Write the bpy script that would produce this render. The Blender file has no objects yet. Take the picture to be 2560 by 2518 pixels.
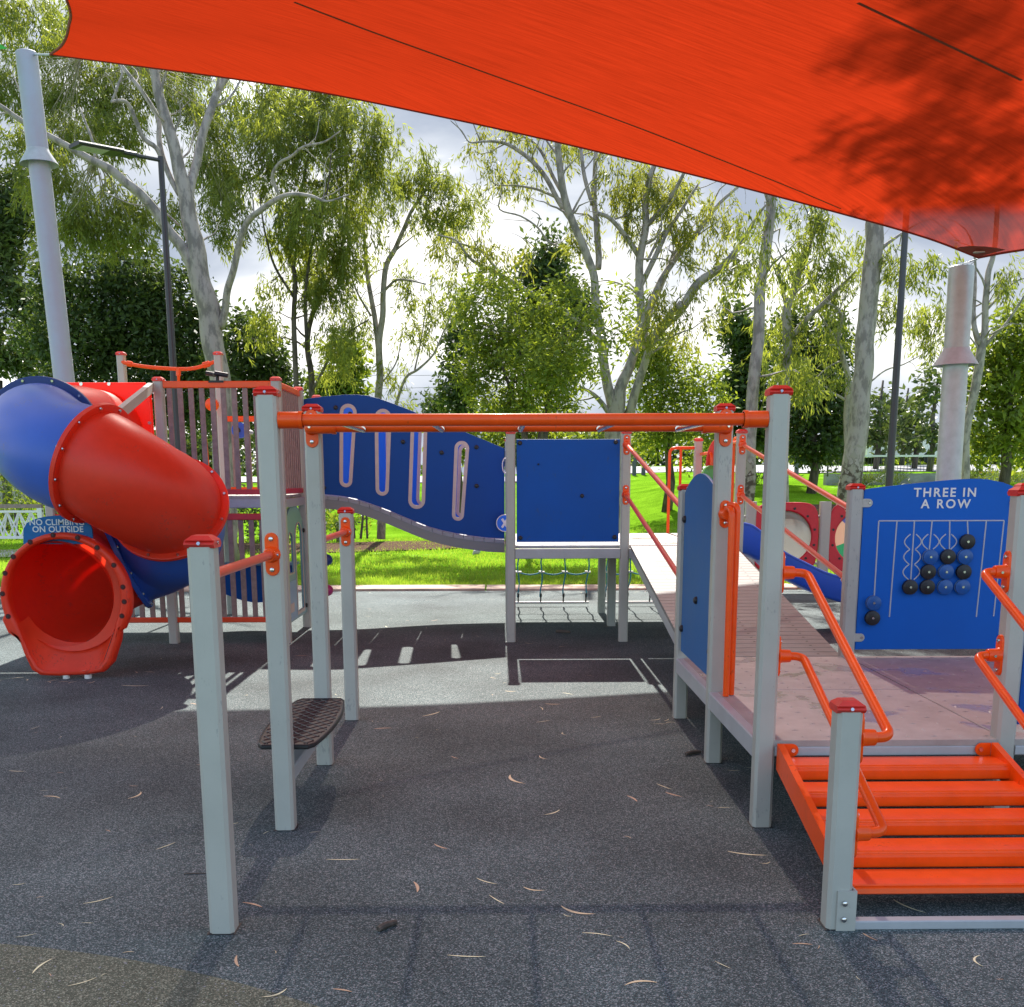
import bpy, bmesh, math, random
import numpy as np
from mathutils import Vector, Matrix, noise
random.seed(7); rng = np.random.default_rng(7)
R = math.radians
SC = bpy.context.scene
COL = SC.collection

# ------------------------------------------------------------------ camera
F_, CY_, PIT, YAW, ROL = 2596.87, 1680.54, .1855, .0110, -.0025      # focal length and principal row for a 2560 px wide frame
fw = Vector((math.sin(YAW)*math.cos(PIT), math.cos(YAW)*math.cos(PIT), -math.sin(PIT)))
_r = Vector((math.cos(YAW), -math.sin(YAW), 0)); _u = _r.cross(fw)
rt = _r*math.cos(ROL)+_u*math.sin(ROL); up = _u*math.cos(ROL)-_r*math.sin(ROL)
EYE = Vector((0, 0, 1.6))
cam = bpy.data.objects.new('camera', bpy.data.cameras.new('camera')); COL.objects.link(cam)
cam.data.sensor_fit = 'HORIZONTAL'; cam.data.sensor_width = 36
cam.data.lens = F_/2560*36; cam.data.shift_y = (CY_-1259)/2560
cam.data.clip_end = 2000; cam.data.clip_start = .02
cam.matrix_world = Matrix(((rt.x, up.x, -fw.x, 0), (rt.y, up.y, -fw.y, 0), (rt.z, up.z, -fw.z, 1.6), (0, 0, 0, 1)))
SC.camera = cam

# ------------------------------------------------------------------ sun, sky, exposure
SUN_EL = R(43.5)
sl = bpy.data.lights.new('sun', 'SUN'); sl.energy = 4.1; sl.angle = R(.55); sl.color = (1, .95, .87)
sun = bpy.data.objects.new('sun', sl); COL.objects.link(sun)
sun.rotation_euler = (-(math.pi/2-SUN_EL), 0, 0); sun.location = (0, 20, 30)
W = bpy.data.worlds.new('World'); SC.world = W; W.use_nodes = True
nt = W.node_tree; nt.nodes.clear(); N = nt.nodes.new; Lk = nt.links.new
sky = N('ShaderNodeTexSky'); sky.sky_type = 'NISHITA'; sky.sun_disc = False
sky.sun_elevation = SUN_EL; sky.sun_rotation = 0; sky.air_density = 1.2; sky.dust_density = 2.0
b1 = N('ShaderNodeBackground'); b1.inputs[1].default_value = .15; Lk(sky.outputs[0], b1.inputs[0])
tc = N('ShaderNodeTexCoord'); mp = N('ShaderNodeMapping'); mp.inputs['Scale'].default_value = (1, 1, 2.6); mp.inputs['Location'].default_value = (.35, .2, .1)
Lk(tc.outputs['Generated'], mp.inputs[0])
n1 = N('ShaderNodeTexNoise'); n1.inputs['Scale'].default_value = 2.6; n1.inputs['Detail'].default_value = 9; n1.inputs['Roughness'].default_value = .55
Lk(mp.outputs[0], n1.inputs[0])
cr = N('ShaderNodeValToRGB'); cr.color_ramp.elements[0].position = .22; cr.color_ramp.elements[1].position = .36
Lk(n1.outputs[0], cr.inputs[0])
n2 = N('ShaderNodeTexNoise'); n2.inputs['Scale'].default_value = 3.2; n2.inputs['Detail'].default_value = 7; n2.inputs['Distortion'].default_value = .3
mp2 = N('ShaderNodeMapping'); mp2.inputs['Scale'].default_value = (1, 1, 2.2); mp2.inputs['Location'].default_value = (3.1, 1.7, .6); Lk(tc.outputs['Generated'], mp2.inputs[0]); Lk(mp2.outputs[0], n2.inputs[0])
cc = N('ShaderNodeValToRGB'); e = cc.color_ramp.elements
e[0].position = .38; e[0].color = (.48, .55, .68, 1); e[1].position = .60; e[1].color = (1.6, 1.55, 1.5, 1)
m_ = cc.color_ramp.elements.new(.5); m_.color = (.85, .90, .98, 1)
Lk(n2.outputs[0], cc.inputs[0])
b2 = N('ShaderNodeBackground'); b2.inputs[1].default_value = .38; Lk(cc.outputs[0], b2.inputs[0])
mx = N('ShaderNodeMixShader'); sx_ = N('ShaderNodeSeparateXYZ'); Lk(tc.outputs['Generated'], sx_.inputs[0])
cov = N('ShaderNodeMapRange'); cov.inputs['From Min'].default_value = -.35; cov.inputs['From Max'].default_value = .35; cov.inputs['To Min'].default_value = .12; cov.inputs['To Max'].default_value = 1.0; Lk(sx_.outputs[1], cov.inputs[0])
cm = N('ShaderNodeMath'); cm.operation = 'MULTIPLY'; Lk(cr.outputs[0], cm.inputs[0]); Lk(cov.outputs[0], cm.inputs[1])
Lk(cm.outputs[0], mx.inputs[0]); Lk(b1.outputs[0], mx.inputs[1]); Lk(b2.outputs[0], mx.inputs[2])
wo = N('ShaderNodeOutputWorld'); Lk(mx.outputs[0], wo.inputs[0])
SC.view_settings.view_transform = 'Standard'; SC.view_settings.look = 'None'
SC.view_settings.exposure = 1.42; SC.view_settings.gamma = 1
SC.cycles.max_bounces = 6; SC.cycles.transparent_max_bounces = 24; SC.cycles.use_denoising = True
SC.cycles.sample_clamp_indirect = 6; SC.cycles.caustics_reflective = False; SC.cycles.caustics_refractive = False

# ------------------------------------------------------------------ helpers
def pray(x, y): return fw + rt*((x-1280)/F_) - up*((y-CY_)/F_)
def P(x, y, Y):
    d = pray(x, y); return EYE + d*(Y/d.y)
def G(x, y, h=0):
    d = pray(x, y); return EYE + d*((h-1.6)/d.z)
def tag(o, label=None, cat=None, group=None, kind=None):
    if label: o['label'] = label
    if cat: o['category'] = cat
    if group: o['group'] = group
    if kind: o['kind'] = kind
    return o
ORG = {}
def thing(name, loc, label, cat, group=None):
    o = bpy.data.objects.new(name, None); o.location = loc; COL.objects.link(o); o.empty_display_size = .2
    ORG[o.name] = Vector(loc); return tag(o, label, cat, group)
def link_mesh(name, me, parent=None, loc=None):
    o = bpy.data.objects.new(name, me); COL.objects.link(o)
    if parent is not None:
        o.parent = parent; ORG[o.name] = ORG[parent.name]
    else: ORG[o.name] = Vector(loc or (0, 0, 0))
    return o
class MB:
    def __init__(s): s.v = []; s.f = []; s.m = []; s.sm = []
    def add(s, vs, fs, mi=0, smooth=False):
        b = len(s.v); s.v += [tuple(p) for p in vs]
        for f in fs: s.f.append([i+b for i in f]); s.m.append(mi); s.sm.append(smooth)
        return s
    def box(s, a, b, mi=0, c=.0, M=None):
        """box from corner a to corner b; c = chamfer of the long edges along its longest axis"""
        a = Vector(a); b = Vector(b); d = b-a; ax = max(range(3), key=lambda k: abs(d[k]))
        o = [k for k in range(3) if k != ax]
        if c > 0:
            w, h = d[o[0]], d[o[1]]; c = min(c, w*.45, h*.45)
            pr = [(c, 0), (w-c, 0), (w, c), (w, h-c), (w-c, h), (c, h), (0, h-c), (0, c)]
        else: pr = [(0, 0), (d[o[0]], 0), (d[o[0]], d[o[1]]), (0, d[o[1]])]
        vs = []
        for t in (0, d[ax]):
            for q in pr:
                p = a.copy(); p[ax] += t; p[o[0]] += q[0]; p[o[1]] += q[1]; vs.append(M @ p if M else p)
        n = len(pr); fs = [[i, (i+1) % n, n+(i+1) % n, n+i] for i in range(n)] + [list(range(n))[::-1], list(range(n, 2*n))]
        if ax == 1: fs = [f[::-1] for f in fs]
        return s.add(vs, fs, mi)
    def tube(s, pts, r, n=12, mi=0, caps=True, smooth=True, prof=None):
        pts = [Vector(p) for p in pts]; rr = r if hasattr(r, '__len__') else [r]*len(pts)
        vs = []; T = []
        for i in range(len(pts)):
            a = pts[max(0, i-1)]; b = pts[min(len(pts)-1, i+1)]; t = (b-a)
            T.append(t.normalized() if t.length > 1e-9 else Vector((0, 0, 1)))
        ref = Vector((0, 0, 1)) if abs(T[0].z) < .9 else Vector((1, 0, 0))
        nn = (ref-T[0]*ref.dot(T[0])).normalized()
        for i, p in enumerate(pts):
            nn = (nn-T[i]*nn.dot(T[i])).normalized(); bb = T[i].cross(nn)
            for k in range(n):
                a = 2*math.pi*k/n; vs.append(p+(nn*math.cos(a)+bb*math.sin(a))*rr[i])
        fs = []
        for i in range(len(pts)-1):
            for k in range(n): fs.append([i*n+k, i*n+(k+1) % n, (i+1)*n+(k+1) % n, (i+1)*n+k])
        s.add(vs, fs, mi, smooth)
        if caps:
            b = len(s.v)-len(vs)
            s.f.append([b+k for k in range(n)][::-1]); s.f.append([b+(len(pts)-1)*n+k for k in range(n)])
            s.m += [mi, mi]; s.sm += [False, False]
        return s
    def cyl(s, a, b, r, n=14, mi=0, r2=None): return s.tube([a, b], [r, r if r2 is None else r2], n, mi)
    def build(s, name, mats, parent=None, loc=None, sharp=35):
        me = bpy.data.meshes.new(name)
        off = ORG[parent.name] if parent is not None else Vector(loc or (0, 0, 0))
        me.from_pydata([(p[0]-off.x, p[1]-off.y, p[2]-off.z) for p in s.v], [], s.f)
        for m in (mats if isinstance(mats, (list, tuple)) else [mats]): me.materials.append(m)
        me.polygons.foreach_set('material_index', s.m); me.polygons.foreach_set('use_smooth', s.sm)
        me.update()
        if any(s.sm): me.set_sharp_from_angle(angle=R(sharp))
        o = link_mesh(name, me, parent, loc)
        if parent is None: o.location = off
        return o
def fillet(pts, r, n=7):
    pts = [Vector(p) for p in pts]; out = [pts[0]]
    for i in range(1, len(pts)-1):
        a, b, c = pts[i-1], pts[i], pts[i+1]; u = (a-b); v = (c-b)
        d = min(r, u.length*.48, v.length*.48); p = b+u.normalized()*d; q = b+v.normalized()*d
        for k in range(n+1):
            t = k/n; out.append(p*(1-t)**2+b*2*t*(1-t)+q*t*t)
    out.append(pts[-1]); return out
def spline(pts, n=8):
    pts = [Vector(p) for p in pts]; Q = [pts[0]*2-pts[1]]+pts+[pts[-1]*2-pts[-2]]; out = []
    for i in range(1, len(Q)-2):
        for k in range(n):
            t = k/n; a, b, c, d = Q[i-1:i+3]
            out.append(.5*((2*b)+(c-a)*t+(2*a-5*b+4*c-d)*t*t+(3*b-a-3*c+d)*t**3))
    out.append(pts[-1]); return out
def curve_mesh(cu):
    o = bpy.data.objects.new('tmp', cu); COL.objects.link(o); dg = bpy.context.evaluated_depsgraph_get()
    me = bpy.data.meshes.new_from_object(o.evaluated_get(dg)); bpy.data.objects.remove(o); return me
def plate(name, loops, thick, M, mat, parent, bevel=.004, smooth=True, segs=2):
    """flat board with holes: loops in its own plane, then moved by M; z of the plane = centre of the board"""
    cu = bpy.data.curves.new('tmp', 'CURVE'); cu.dimensions = '2D'; cu.fill_mode = 'BOTH'; cu.extrude = max(thick/2-bevel, 1e-4); cu.bevel_depth = bevel; cu.bevel_resolution = segs
    cu.offset = -bevel
    for lp in loops:
        sp = cu.splines.new('POLY'); sp.points.add(len(lp)-1)
        for i, p in enumerate(lp): sp.points[i].co = (p[0], p[1], 0, 1)
        sp.use_cyclic_u = True
    me = curve_mesh(cu); me.name = name; me.materials.clear(); me.materials.append(mat)
    off = ORG[parent.name] if parent is not None else Vector((0, 0, 0))
    me.transform(Matrix.Translation(-off) @ M)
    me.polygons.foreach_set('use_smooth', [smooth]*len(me.polygons)); me.set_sharp_from_angle(angle=R(30))
    return link_mesh(name, me, parent)
def text(name, s, size, M, mat, parent, depth=.002, bold=.0, space=1.0):
    cu = bpy.data.curves.new('tmp', 'FONT'); cu.body = s; cu.size = size; cu.extrude = depth; cu.offset = bold; cu.align_x = 'CENTER'; cu.align_y = 'CENTER'; cu.space_character = space; cu.resolution_u = 4
    me = curve_mesh(cu); me.name = name; me.materials.clear(); me.materials.append(mat)
    off = ORG[parent.name]; me.transform(Matrix.Translation(-off) @ M); return link_mesh(name, me, parent)
def facing(x, y, z):  # board plane x->X, y->Z, normal towards the viewer (-Y)
    return Matrix.Translation((x, y, z)) @ Matrix.Rotation(R(90), 4, 'X')
def side(x, y, z):    # board plane x->Y, y->Z, normal +-X
    return Matrix.Translation((x, y, z)) @ Matrix.Rotation(R(90), 4, 'Z') @ Matrix.Rotation(R(90), 4, 'X')
def ring(cx, cy, r, n=40, a0=0, a1=360, r2=None):
    k = n if a1-a0 >= 360 else n+1
    return [(cx+r*math.cos(R(a0+(a1-a0)*i/n)), cy+(r2 or r)*math.sin(R(a0+(a1-a0)*i/n))) for i in range(k)]

# ------------------------------------------------------------------ materials
def mat(name, col, rough=.5, metal=0, spec=.5, noise_amt=0, nscale=20, bump=0, bscale=60, trans=0, tcol=None, col2=None, coat=0):
    m = bpy.data.materials.new(name); m.use_nodes = True; t = m.node_tree; b = t.nodes['Principled BSDF']
    b.inputs['Base Color'].default_value = (*col, 1); b.inputs['Roughness'].default_value = rough; b.inputs['Metallic'].default_value = metal
    b.inputs['Specular IOR Level'].default_value = spec
    if coat: b.inputs['Coat Weight'].default_value = coat; b.inputs['Coat Roughness'].default_value = .08
    co = t.nodes.new('ShaderNodeTexCoord')
    if noise_amt:
        n = t.nodes.new('ShaderNodeTexNoise'); n.inputs['Scale'].default_value = nscale; n.inputs['Detail'].default_value = 6; n.inputs['Roughness'].default_value = .65
        t.links.new(co.outputs['Object'], n.inputs[0])
        r_ = t.nodes.new('ShaderNodeValToRGB'); t.links.new(n.outputs[0], r_.inputs[0])
        c2 = col2 or tuple(c*(1-noise_amt) for c in col)
        r_.color_ramp.elements[0].color = (*c2, 1); r_.color_ramp.elements[0].position = .35
        r_.color_ramp.elements[1].color = (*tuple(min(1, c*(1+noise_amt*.5)) for c in col), 1); r_.color_ramp.elements[1].position = .65
        t.links.new(r_.outputs[0], b.inputs['Base Color'])
        mr = t.nodes.new('ShaderNodeMapRange'); mr.inputs['To Min'].default_value = rough*.8; mr.inputs['To Max'].default_value = min(1, rough*1.25)
        t.links.new(n.outputs[0], mr.inputs[0]); t.links.new(mr.outputs[0], b.inputs['Roughness'])
    if bump:
        n = t.nodes.new('ShaderNodeTexNoise'); n.inputs['Scale'].default_value = bscale; n.inputs['Detail'].default_value = 4; t.links.new(co.outputs['Object'], n.inputs[0])
        bp = t.nodes.new('ShaderNodeBump'); bp.inputs['Strength'].default_value = bump; bp.inputs['Distance'].default_value = .01
        t.links.new(n.outputs[0], bp.inputs['Height']); t.links.new(bp.outputs[0], b.inputs['Normal'])
    if trans:
        tr = t.nodes.new('ShaderNodeBsdfTranslucent'); tr.inputs[0].default_value = (*(tcol or col), 1)
        mxs = t.nodes.new('ShaderNodeMixShader'); mxs.inputs[0].default_value = trans
        t.links.new(b.outputs[0], mxs.inputs[1]); t.links.new(tr.outputs[0], mxs.inputs[2]); t.links.new(mxs.outputs[0], t.nodes['Material Output'].inputs[0])
    return m
M_post = mat('post_paint', (.445, .445, .395), .38, noise_amt=.07, nscale=3, bump=.02, bscale=300)
def scuffs(m, col, scale=55, th=.70, streak=(1, 1, .35)):
    t = m.node_tree; b = t.nodes['Principled BSDF']; A = t.nodes.new; L = t.links.new; src = b.inputs['Base Color'].links[0].from_socket
    co = A('ShaderNodeTexCoord'); mp_ = A('ShaderNodeMapping'); mp_.inputs['Scale'].default_value = streak; L(co.outputs['Object'], mp_.inputs[0])
    n = A('ShaderNodeTexNoise'); n.inputs['Scale'].default_value = scale; n.inputs['Detail'].default_value = 3; L(mp_.outputs[0], n.inputs[0])
    n2 = A('ShaderNodeTexNoise'); n2.inputs['Scale'].default_value = 4.5; L(co.outputs['Object'], n2.inputs[0])
    a = A('ShaderNodeMath'); a.operation = 'ADD'; L(n.outputs[0], a.inputs[0]); L(n2.outputs[0], a.inputs[1])
    r_ = A('ShaderNodeMapRange'); r_.inputs['From Min'].default_value = th+.5; r_.inputs['From Max'].default_value = th+.56; r_.inputs['To Max'].default_value = .55; L(a.outputs[0], r_.inputs[0])
    mx_ = A('ShaderNodeMix'); mx_.data_type = 'RGBA'; L(r_.outputs[0], mx_.inputs[0]); L(src, mx_.inputs[6]); mx_.inputs[7].default_value = (*col, 1); L(mx_.outputs[2], b.inputs['Base Color'])
scuffs(M_post, (.26, .26, .25), 90, .74)
M_beam = mat('beam_paint', (.42, .44, .45), .4, noise_amt=.1, nscale=5)
M_cap = mat('cap_plastic', (.70, .028, .018), .35, noise_amt=.15, nscale=8)
M_or = mat('orange_paint', (.93, .088, .003), .3, spec=.35, noise_amt=.10, nscale=9, coat=.12, bump=.03, bscale=120)
scuffs(M_or, (.45, .05, .005), 70, .77)
M_ord = mat('orange_red_rail', (.80, .075, .02), .3, noise_amt=.06, nscale=6)
M_rdr = mat('faded_red_rail', (.58, .05, .045), .4, noise_amt=.1, nscale=6)
M_blue = mat('blue_board', (.003, .085, .40), .5, spec=.25, noise_amt=.08, nscale=2, bump=.03, bscale=400)
M_blue2 = mat('disc_and_sunlit_board_blue', (.01, .16, .75), .35, noise_amt=.05, nscale=2)
M_pink = mat('pale_board', (.60, .47, .42), .45, noise_amt=.08, nscale=10)
M_teal = mat('grey_green_board', (.20, .36, .40), .4, noise_amt=.1, nscale=4)
M_lblue = mat('light_blue_board', (.22, .37, .58), .4, noise_amt=.1, nscale=4)
M_grv = mat('routed_groove', (.50, .53, .55), .5)
M_white = mat('white_plastic', (.78, .77, .74), .45, noise_amt=.06, nscale=12)
M_blk = mat('black_rubber', (.015, .015, .017), .45, noise_amt=.3, nscale=30)
M_steel = mat('steel_bolt', (.62, .62, .62), .22, metal=1)
M_galv = mat('galvanised', (.50, .55, .58), .45, metal=.3, noise_amt=.12, nscale=7, bump=.02, bscale=40)
M_galv2 = mat('painted_column', (.40, .43, .52), .5, metal=.1, noise_amt=.08, nscale=2.2, col2=(.41, .40, .47))
M_dkpole = mat('charcoal_pole', (.035, .036, .042), .35, noise_amt=.1, nscale=5)
M_slat = mat('brown_slat', (.30, .215, .19), .6, noise_amt=.25, nscale=14, bump=.15, bscale=90)
M_sred = mat('rotomoulded_red', (.92, .06, .022), .38, noise_amt=.06, nscale=14, trans=.38, tcol=(.95, .045, .018), bump=.02, bscale=200)
M_sredx = mat('slide_exit_red', (.93, .065, .02), .38, noise_amt=.12, nscale=5, trans=.36, tcol=(1, .05, .015))
M_sblu = mat('rotomoulded_blue', (.045, .14, .60), .34, noise_amt=.06, nscale=3, trans=.2, tcol=(.04, .16, .75), bump=.02, bscale=200)
scuffs(M_sred, (.45, .10, .08), 70, .70, (1, .2, 1)); scuffs(M_sblu, (.12, .16, .35), 70, .70, (1, .2, 1)); scuffs(M_sredx, (.35, .05, .03), 60, .68)
scuffs(M_blue, (.03, .08, .22), 60, .73)
M_dkblu = mat('dark_blue_flange', (.02, .05, .20), .4)
M_rope = mat('blue_green_rope', (.03, .26, .38), .7, noise_amt=.3, nscale=60)
M_conc = mat('concrete', (.42, .40, .38), .8, noise_amt=.3, nscale=3, bump=.2, bscale=30)
M_wall = mat('weathered_concrete_wall', (.33, .32, .30), .85, noise_amt=.4, nscale=1.6, bump=.2, bscale=20)
M_road = mat('road', (.30, .30, .31), .85, noise_amt=.15, nscale=4)
M_glass = mat('clear_bubble', (.22, .22, .20), .25, trans=.3, tcol=(.3, .3, .28))
M_green = mat('green_plastic', (.08, .30, .06), .35)
M_tyre = mat('tyre', (.02, .02, .02), .8)

def deck_mat(name, base, dark, wet=.5, plank=0):
    m = bpy.data.materials.new(name); m.use_nodes = True; t = m.node_tree; b = t.nodes['Principled BSDF']; A = t.nodes.new; L = t.links.new
    co = A('ShaderNodeTexCoord')
    mpp = A('ShaderNodeMapping'); L(co.outputs['Object'], mpp.inputs[0])
    if plank: mpp.inputs['Scale'].default_value = (1, 9, 9)
    n = A('ShaderNodeTexNoise'); n.inputs['Scale'].default_value = 5; n.inputs['Detail'].default_value = 8; n.inputs['Roughness'].default_value = .7; L(mpp.outputs[0], n.inputs[0])
    r_ = A('ShaderNodeValToRGB'); r_.color_ramp.elements[0].color = (*dark, 1); r_.color_ramp.elements[1].color = (*base, 1)
    r_.color_ramp.elements[0].position = .3; r_.color_ramp.elements[1].position = .62; L(n.outputs[0], r_.inputs[0]); L(r_.outputs[0], b.inputs['Base Color'])
    n3 = A('ShaderNodeTexNoise'); n3.inputs['Scale'].default_value = 2.6; n3.inputs['Detail'].default_value = 5; L(co.outputs['Object'], n3.inputs[0])
    b.inputs['Specular IOR Level'].default_value = .2 if plank else .5
    rr = A('ShaderNodeMapRange'); rr.inputs['From Min'].default_value = .55; rr.inputs['From Max'].default_value = .60; rr.inputs['To Min'].default_value = .6; rr.inputs['To Max'].default_value = .6-.40*wet
    L(n3.outputs[0], rr.inputs[0]); L(rr.outputs[0], b.inputs['Roughness'])
    n4 = A('ShaderNodeTexNoise'); n4.inputs['Scale'].default_value = 120; L(mpp.outputs[0], n4.inputs[0])
    bp = A('ShaderNodeBump'); bp.inputs['Strength'].default_value = .12; bp.inputs['Distance'].default_value = .004; L(n4.outputs[0], bp.inputs['Height']); L(bp.outputs[0], b.inputs['Normal'])
    return m
M_deck = deck_mat('wet_mauve_deck', (.40, .365, .34), (.30, .27, .25), 1)
M_plank = deck_mat('ramp_planks', (.27, .262, .245), (.19, .18, .168), .25, 1)
M_gplank = deck_mat('grey_planks', (.40, .40, .42), (.28, .28, .30), .2, 1)

def rubber_mat():
    m = bpy.data.materials.new('rubber_softfall'); m.use_nodes = True; t = m.node_tree; b = t.nodes['Principled BSDF']; A = t.nodes.new; L = t.links.new
    co = A('ShaderNodeTexCoord')
    v = A('ShaderNodeTexVoronoi'); v.inputs['Scale'].default_value = 230; L(co.outputs['Object'], v.inputs[0])
    w = A('ShaderNodeTexVoronoi'); w.inputs['Scale'].default_value = 170; L(co.outputs['Object'], w.inputs[0])
    sp = A('ShaderNodeSeparateColor'); L(v.outputs['Color'], sp.inputs[0])
    sp2 = A('ShaderNodeSeparateColor'); L(w.outputs['Color'], sp2.inputs[0])
    r1 = A('ShaderNodeValToRGB'); L(sp.outputs[0], r1.inputs[0]); el = r1.color_ramp.elements
    el[0].position = 0; el[0].color = (.026, .038, .041, 1); el[1].position = 1; el[1].color = (.27, .295, .295, 1)
    k = el.new(.7); k.color = (.072, .106, .106, 1)
    r2 = A('ShaderNodeValToRGB'); L(sp.outputs[0], r2.inputs[0]); el = r2.color_ramp.elements
    el[0].position = 0; el[0].color = (.05, .058, .04, 1); el[1].position = 1; el[1].color = (.30, .31, .23, 1)
    k = el.new(.7); k.color = (.12, .13, .092, 1)
    # curved border between the blue-black mix and the brown-grey mix in the near left corner: a big circle
    ge = A('ShaderNodeVectorMath'); ge.operation = 'DISTANCE'; L(co.outputs['Object'], ge.inputs[0]); ge.inputs[1].default_value = (-2.389, .011, 0)
    gt = A('ShaderNodeMath'); gt.operation = 'LESS_THAN'; L(ge.outputs['Value'], gt.inputs[0]); gt.inputs[1].default_value = 3.4665
    mx1 = A('ShaderNodeMix'); mx1.data_type = 'RGBA'; L(gt.outputs[0], mx1.inputs[0]); L(r1.outputs[0], mx1.inputs[6]); L(r2.outputs[0], mx1.inputs[7])
    n = A('ShaderNodeTexNoise'); n.inputs['Scale'].default_value = .9; n.inputs['Detail'].default_value = 8; L(co.outputs['Object'], n.inputs[0])
    r3 = A('ShaderNodeMapRange'); r3.inputs['To Min'].default_value = .62; r3.inputs['To Max'].default_value = 1.38; r3.inputs['From Min'].default_value = .3; r3.inputs['From Max'].default_value = .7; L(n.outputs[0], r3.inputs[0])
    mu = A('ShaderNodeVectorMath'); mu.operation = 'SCALE'; L(mx1.outputs[2], mu.inputs[0]); L(r3.outputs[0], mu.inputs['Scale'])
    # odd pale granules
    th = A('ShaderNodeMath'); th.operation = 'GREATER_THAN'; L(sp2.outputs[1], th.inputs[0]); th.inputs[1].default_value = .988
    mx2 = A('ShaderNodeMix'); mx2.data_type = 'RGBA'; L(th.outputs[0], mx2.inputs[0]); L(mu.outputs[0], mx2.inputs[6]); mx2.inputs[7].default_value = (.24, .25, .26, 1)
    L(mx2.outputs[2], b.inputs['Base Color']); b.inputs['Roughness'].default_value = .85; b.inputs['Specular IOR Level'].default_value = .3
    bp = A('ShaderNodeBump'); bp.inputs['Strength'].default_value = .7; bp.inputs['Distance'].default_value = .004; L(v.outputs['Distance'], bp.inputs['Height']); L(bp.outputs[0], b.inputs['Normal'])
    return m
M_rub = rubber_mat()
def grass_mat():
    m = bpy.data.materials.new('lawn'); m.use_nodes = True; t = m.node_tree; b = t.nodes['Principled BSDF']; A = t.nodes.new; L = t.links.new
    co = A('ShaderNodeTexCoord'); n = A('ShaderNodeTexNoise'); n.inputs['Scale'].default_value = .6; n.inputs['Detail'].default_value = 10; n.inputs['Roughness'].default_value = .7; L(co.outputs['Object'], n.inputs[0])
    r_ = A('ShaderNodeValToRGB'); el = r_.color_ramp.elements; w_ = el.new(.30); w_.color = (.20, .19, .06, 1); el = [el[1], el[2]] if el[0].position == .30 else [e2 for e2 in el if e2 is not w_]; el[0].position = .38; el[0].color = (.085, .19, .008, 1); el[1].position = .62; el[1].color = (.17, .34, .018, 1)
    L(n.outputs[0], r_.inputs[0])
    n2 = A('ShaderNodeTexNoise'); n2.inputs['Scale'].default_value = 45; n2.inputs['Detail'].default_value = 3; L(co.outputs['Object'], n2.inputs[0])
    rr = A('ShaderNodeMapRange'); rr.inputs['From Min'].default_value = .3; rr.inputs['From Max'].default_value = .7; rr.inputs['To Min'].default_value = .5; rr.inputs['To Max'].default_value = 1.5; L(n2.outputs[0], rr.inputs[0])
    mu = A('ShaderNodeVectorMath'); mu.operation = 'SCALE'; L(r_.outputs[0], mu.inputs[0]); L(rr.outputs[0], mu.inputs['Scale']); L(mu.outputs[0], b.inputs['Base Color'])
    b.inputs['Roughness'].default_value = .8; b.inputs['Specular IOR Level'].default_value = .0
    return m
M_lawn = grass_mat()
def leaf_mat(name, c1, c2, tr=.45, tmul=1.6, rough=.45):
    m = bpy.data.materials.new(name); m.use_nodes = True; t = m.node_tree; b = t.nodes['Principled BSDF']; A = t.nodes.new; L = t.links.new
    at = A('ShaderNodeAttribute'); at.attribute_name = 'tone'
    r_ = A('ShaderNodeValToRGB'); el = r_.color_ramp.elements; el[0].color = (*c1, 1); el[1].color = (*c2, 1); L(at.outputs['Fac'], r_.inputs[0])
    L(r_.outputs[0], b.inputs['Base Color']); b.inputs['Roughness'].default_value = rough; b.inputs['Specular IOR Level'].default_value = .25
    mu = A('ShaderNodeVectorMath'); mu.operation = 'MULTIPLY'; mu.inputs[1].default_value = (tmul*1.1, tmul, tmul*.45); L(r_.outputs[0], mu.inputs[0])
    x = A('ShaderNodeBsdfTranslucent'); L(mu.outputs[0], x.inputs[0])
    mxs = A('ShaderNodeMixShader'); mxs.inputs[0].default_value = tr; L(b.outputs[0], mxs.inputs[1]); L(x.outputs[0], mxs.inputs[2]); L(mxs.outputs[0], t.nodes['Material Output'].inputs[0])
    return m
L_gum = leaf_mat('gum_leaf', (.095, .128, .034), (.22, .26, .055), .5, 1.9)
L_gold = leaf_mat('golden_gum_leaf', (.115, .14, .036), (.25, .27, .058), .5, 1.9)
L_mid = leaf_mat('bush_leaf', (.085, .125, .024), (.22, .28, .042), .48, 1.8)
L_dark = leaf_mat('dense_leaf', (.040, .068, .024), (.10, .15, .045), .35, 1.6)
L_far = leaf_mat('far_leaf', (.05, .08, .03), (.10, .14, .045), .35, 1.5)
L_grass = leaf_mat('grass_blade', (.12, .20, .025), (.28, .41, .065), .45, 1.7, .5)
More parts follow.
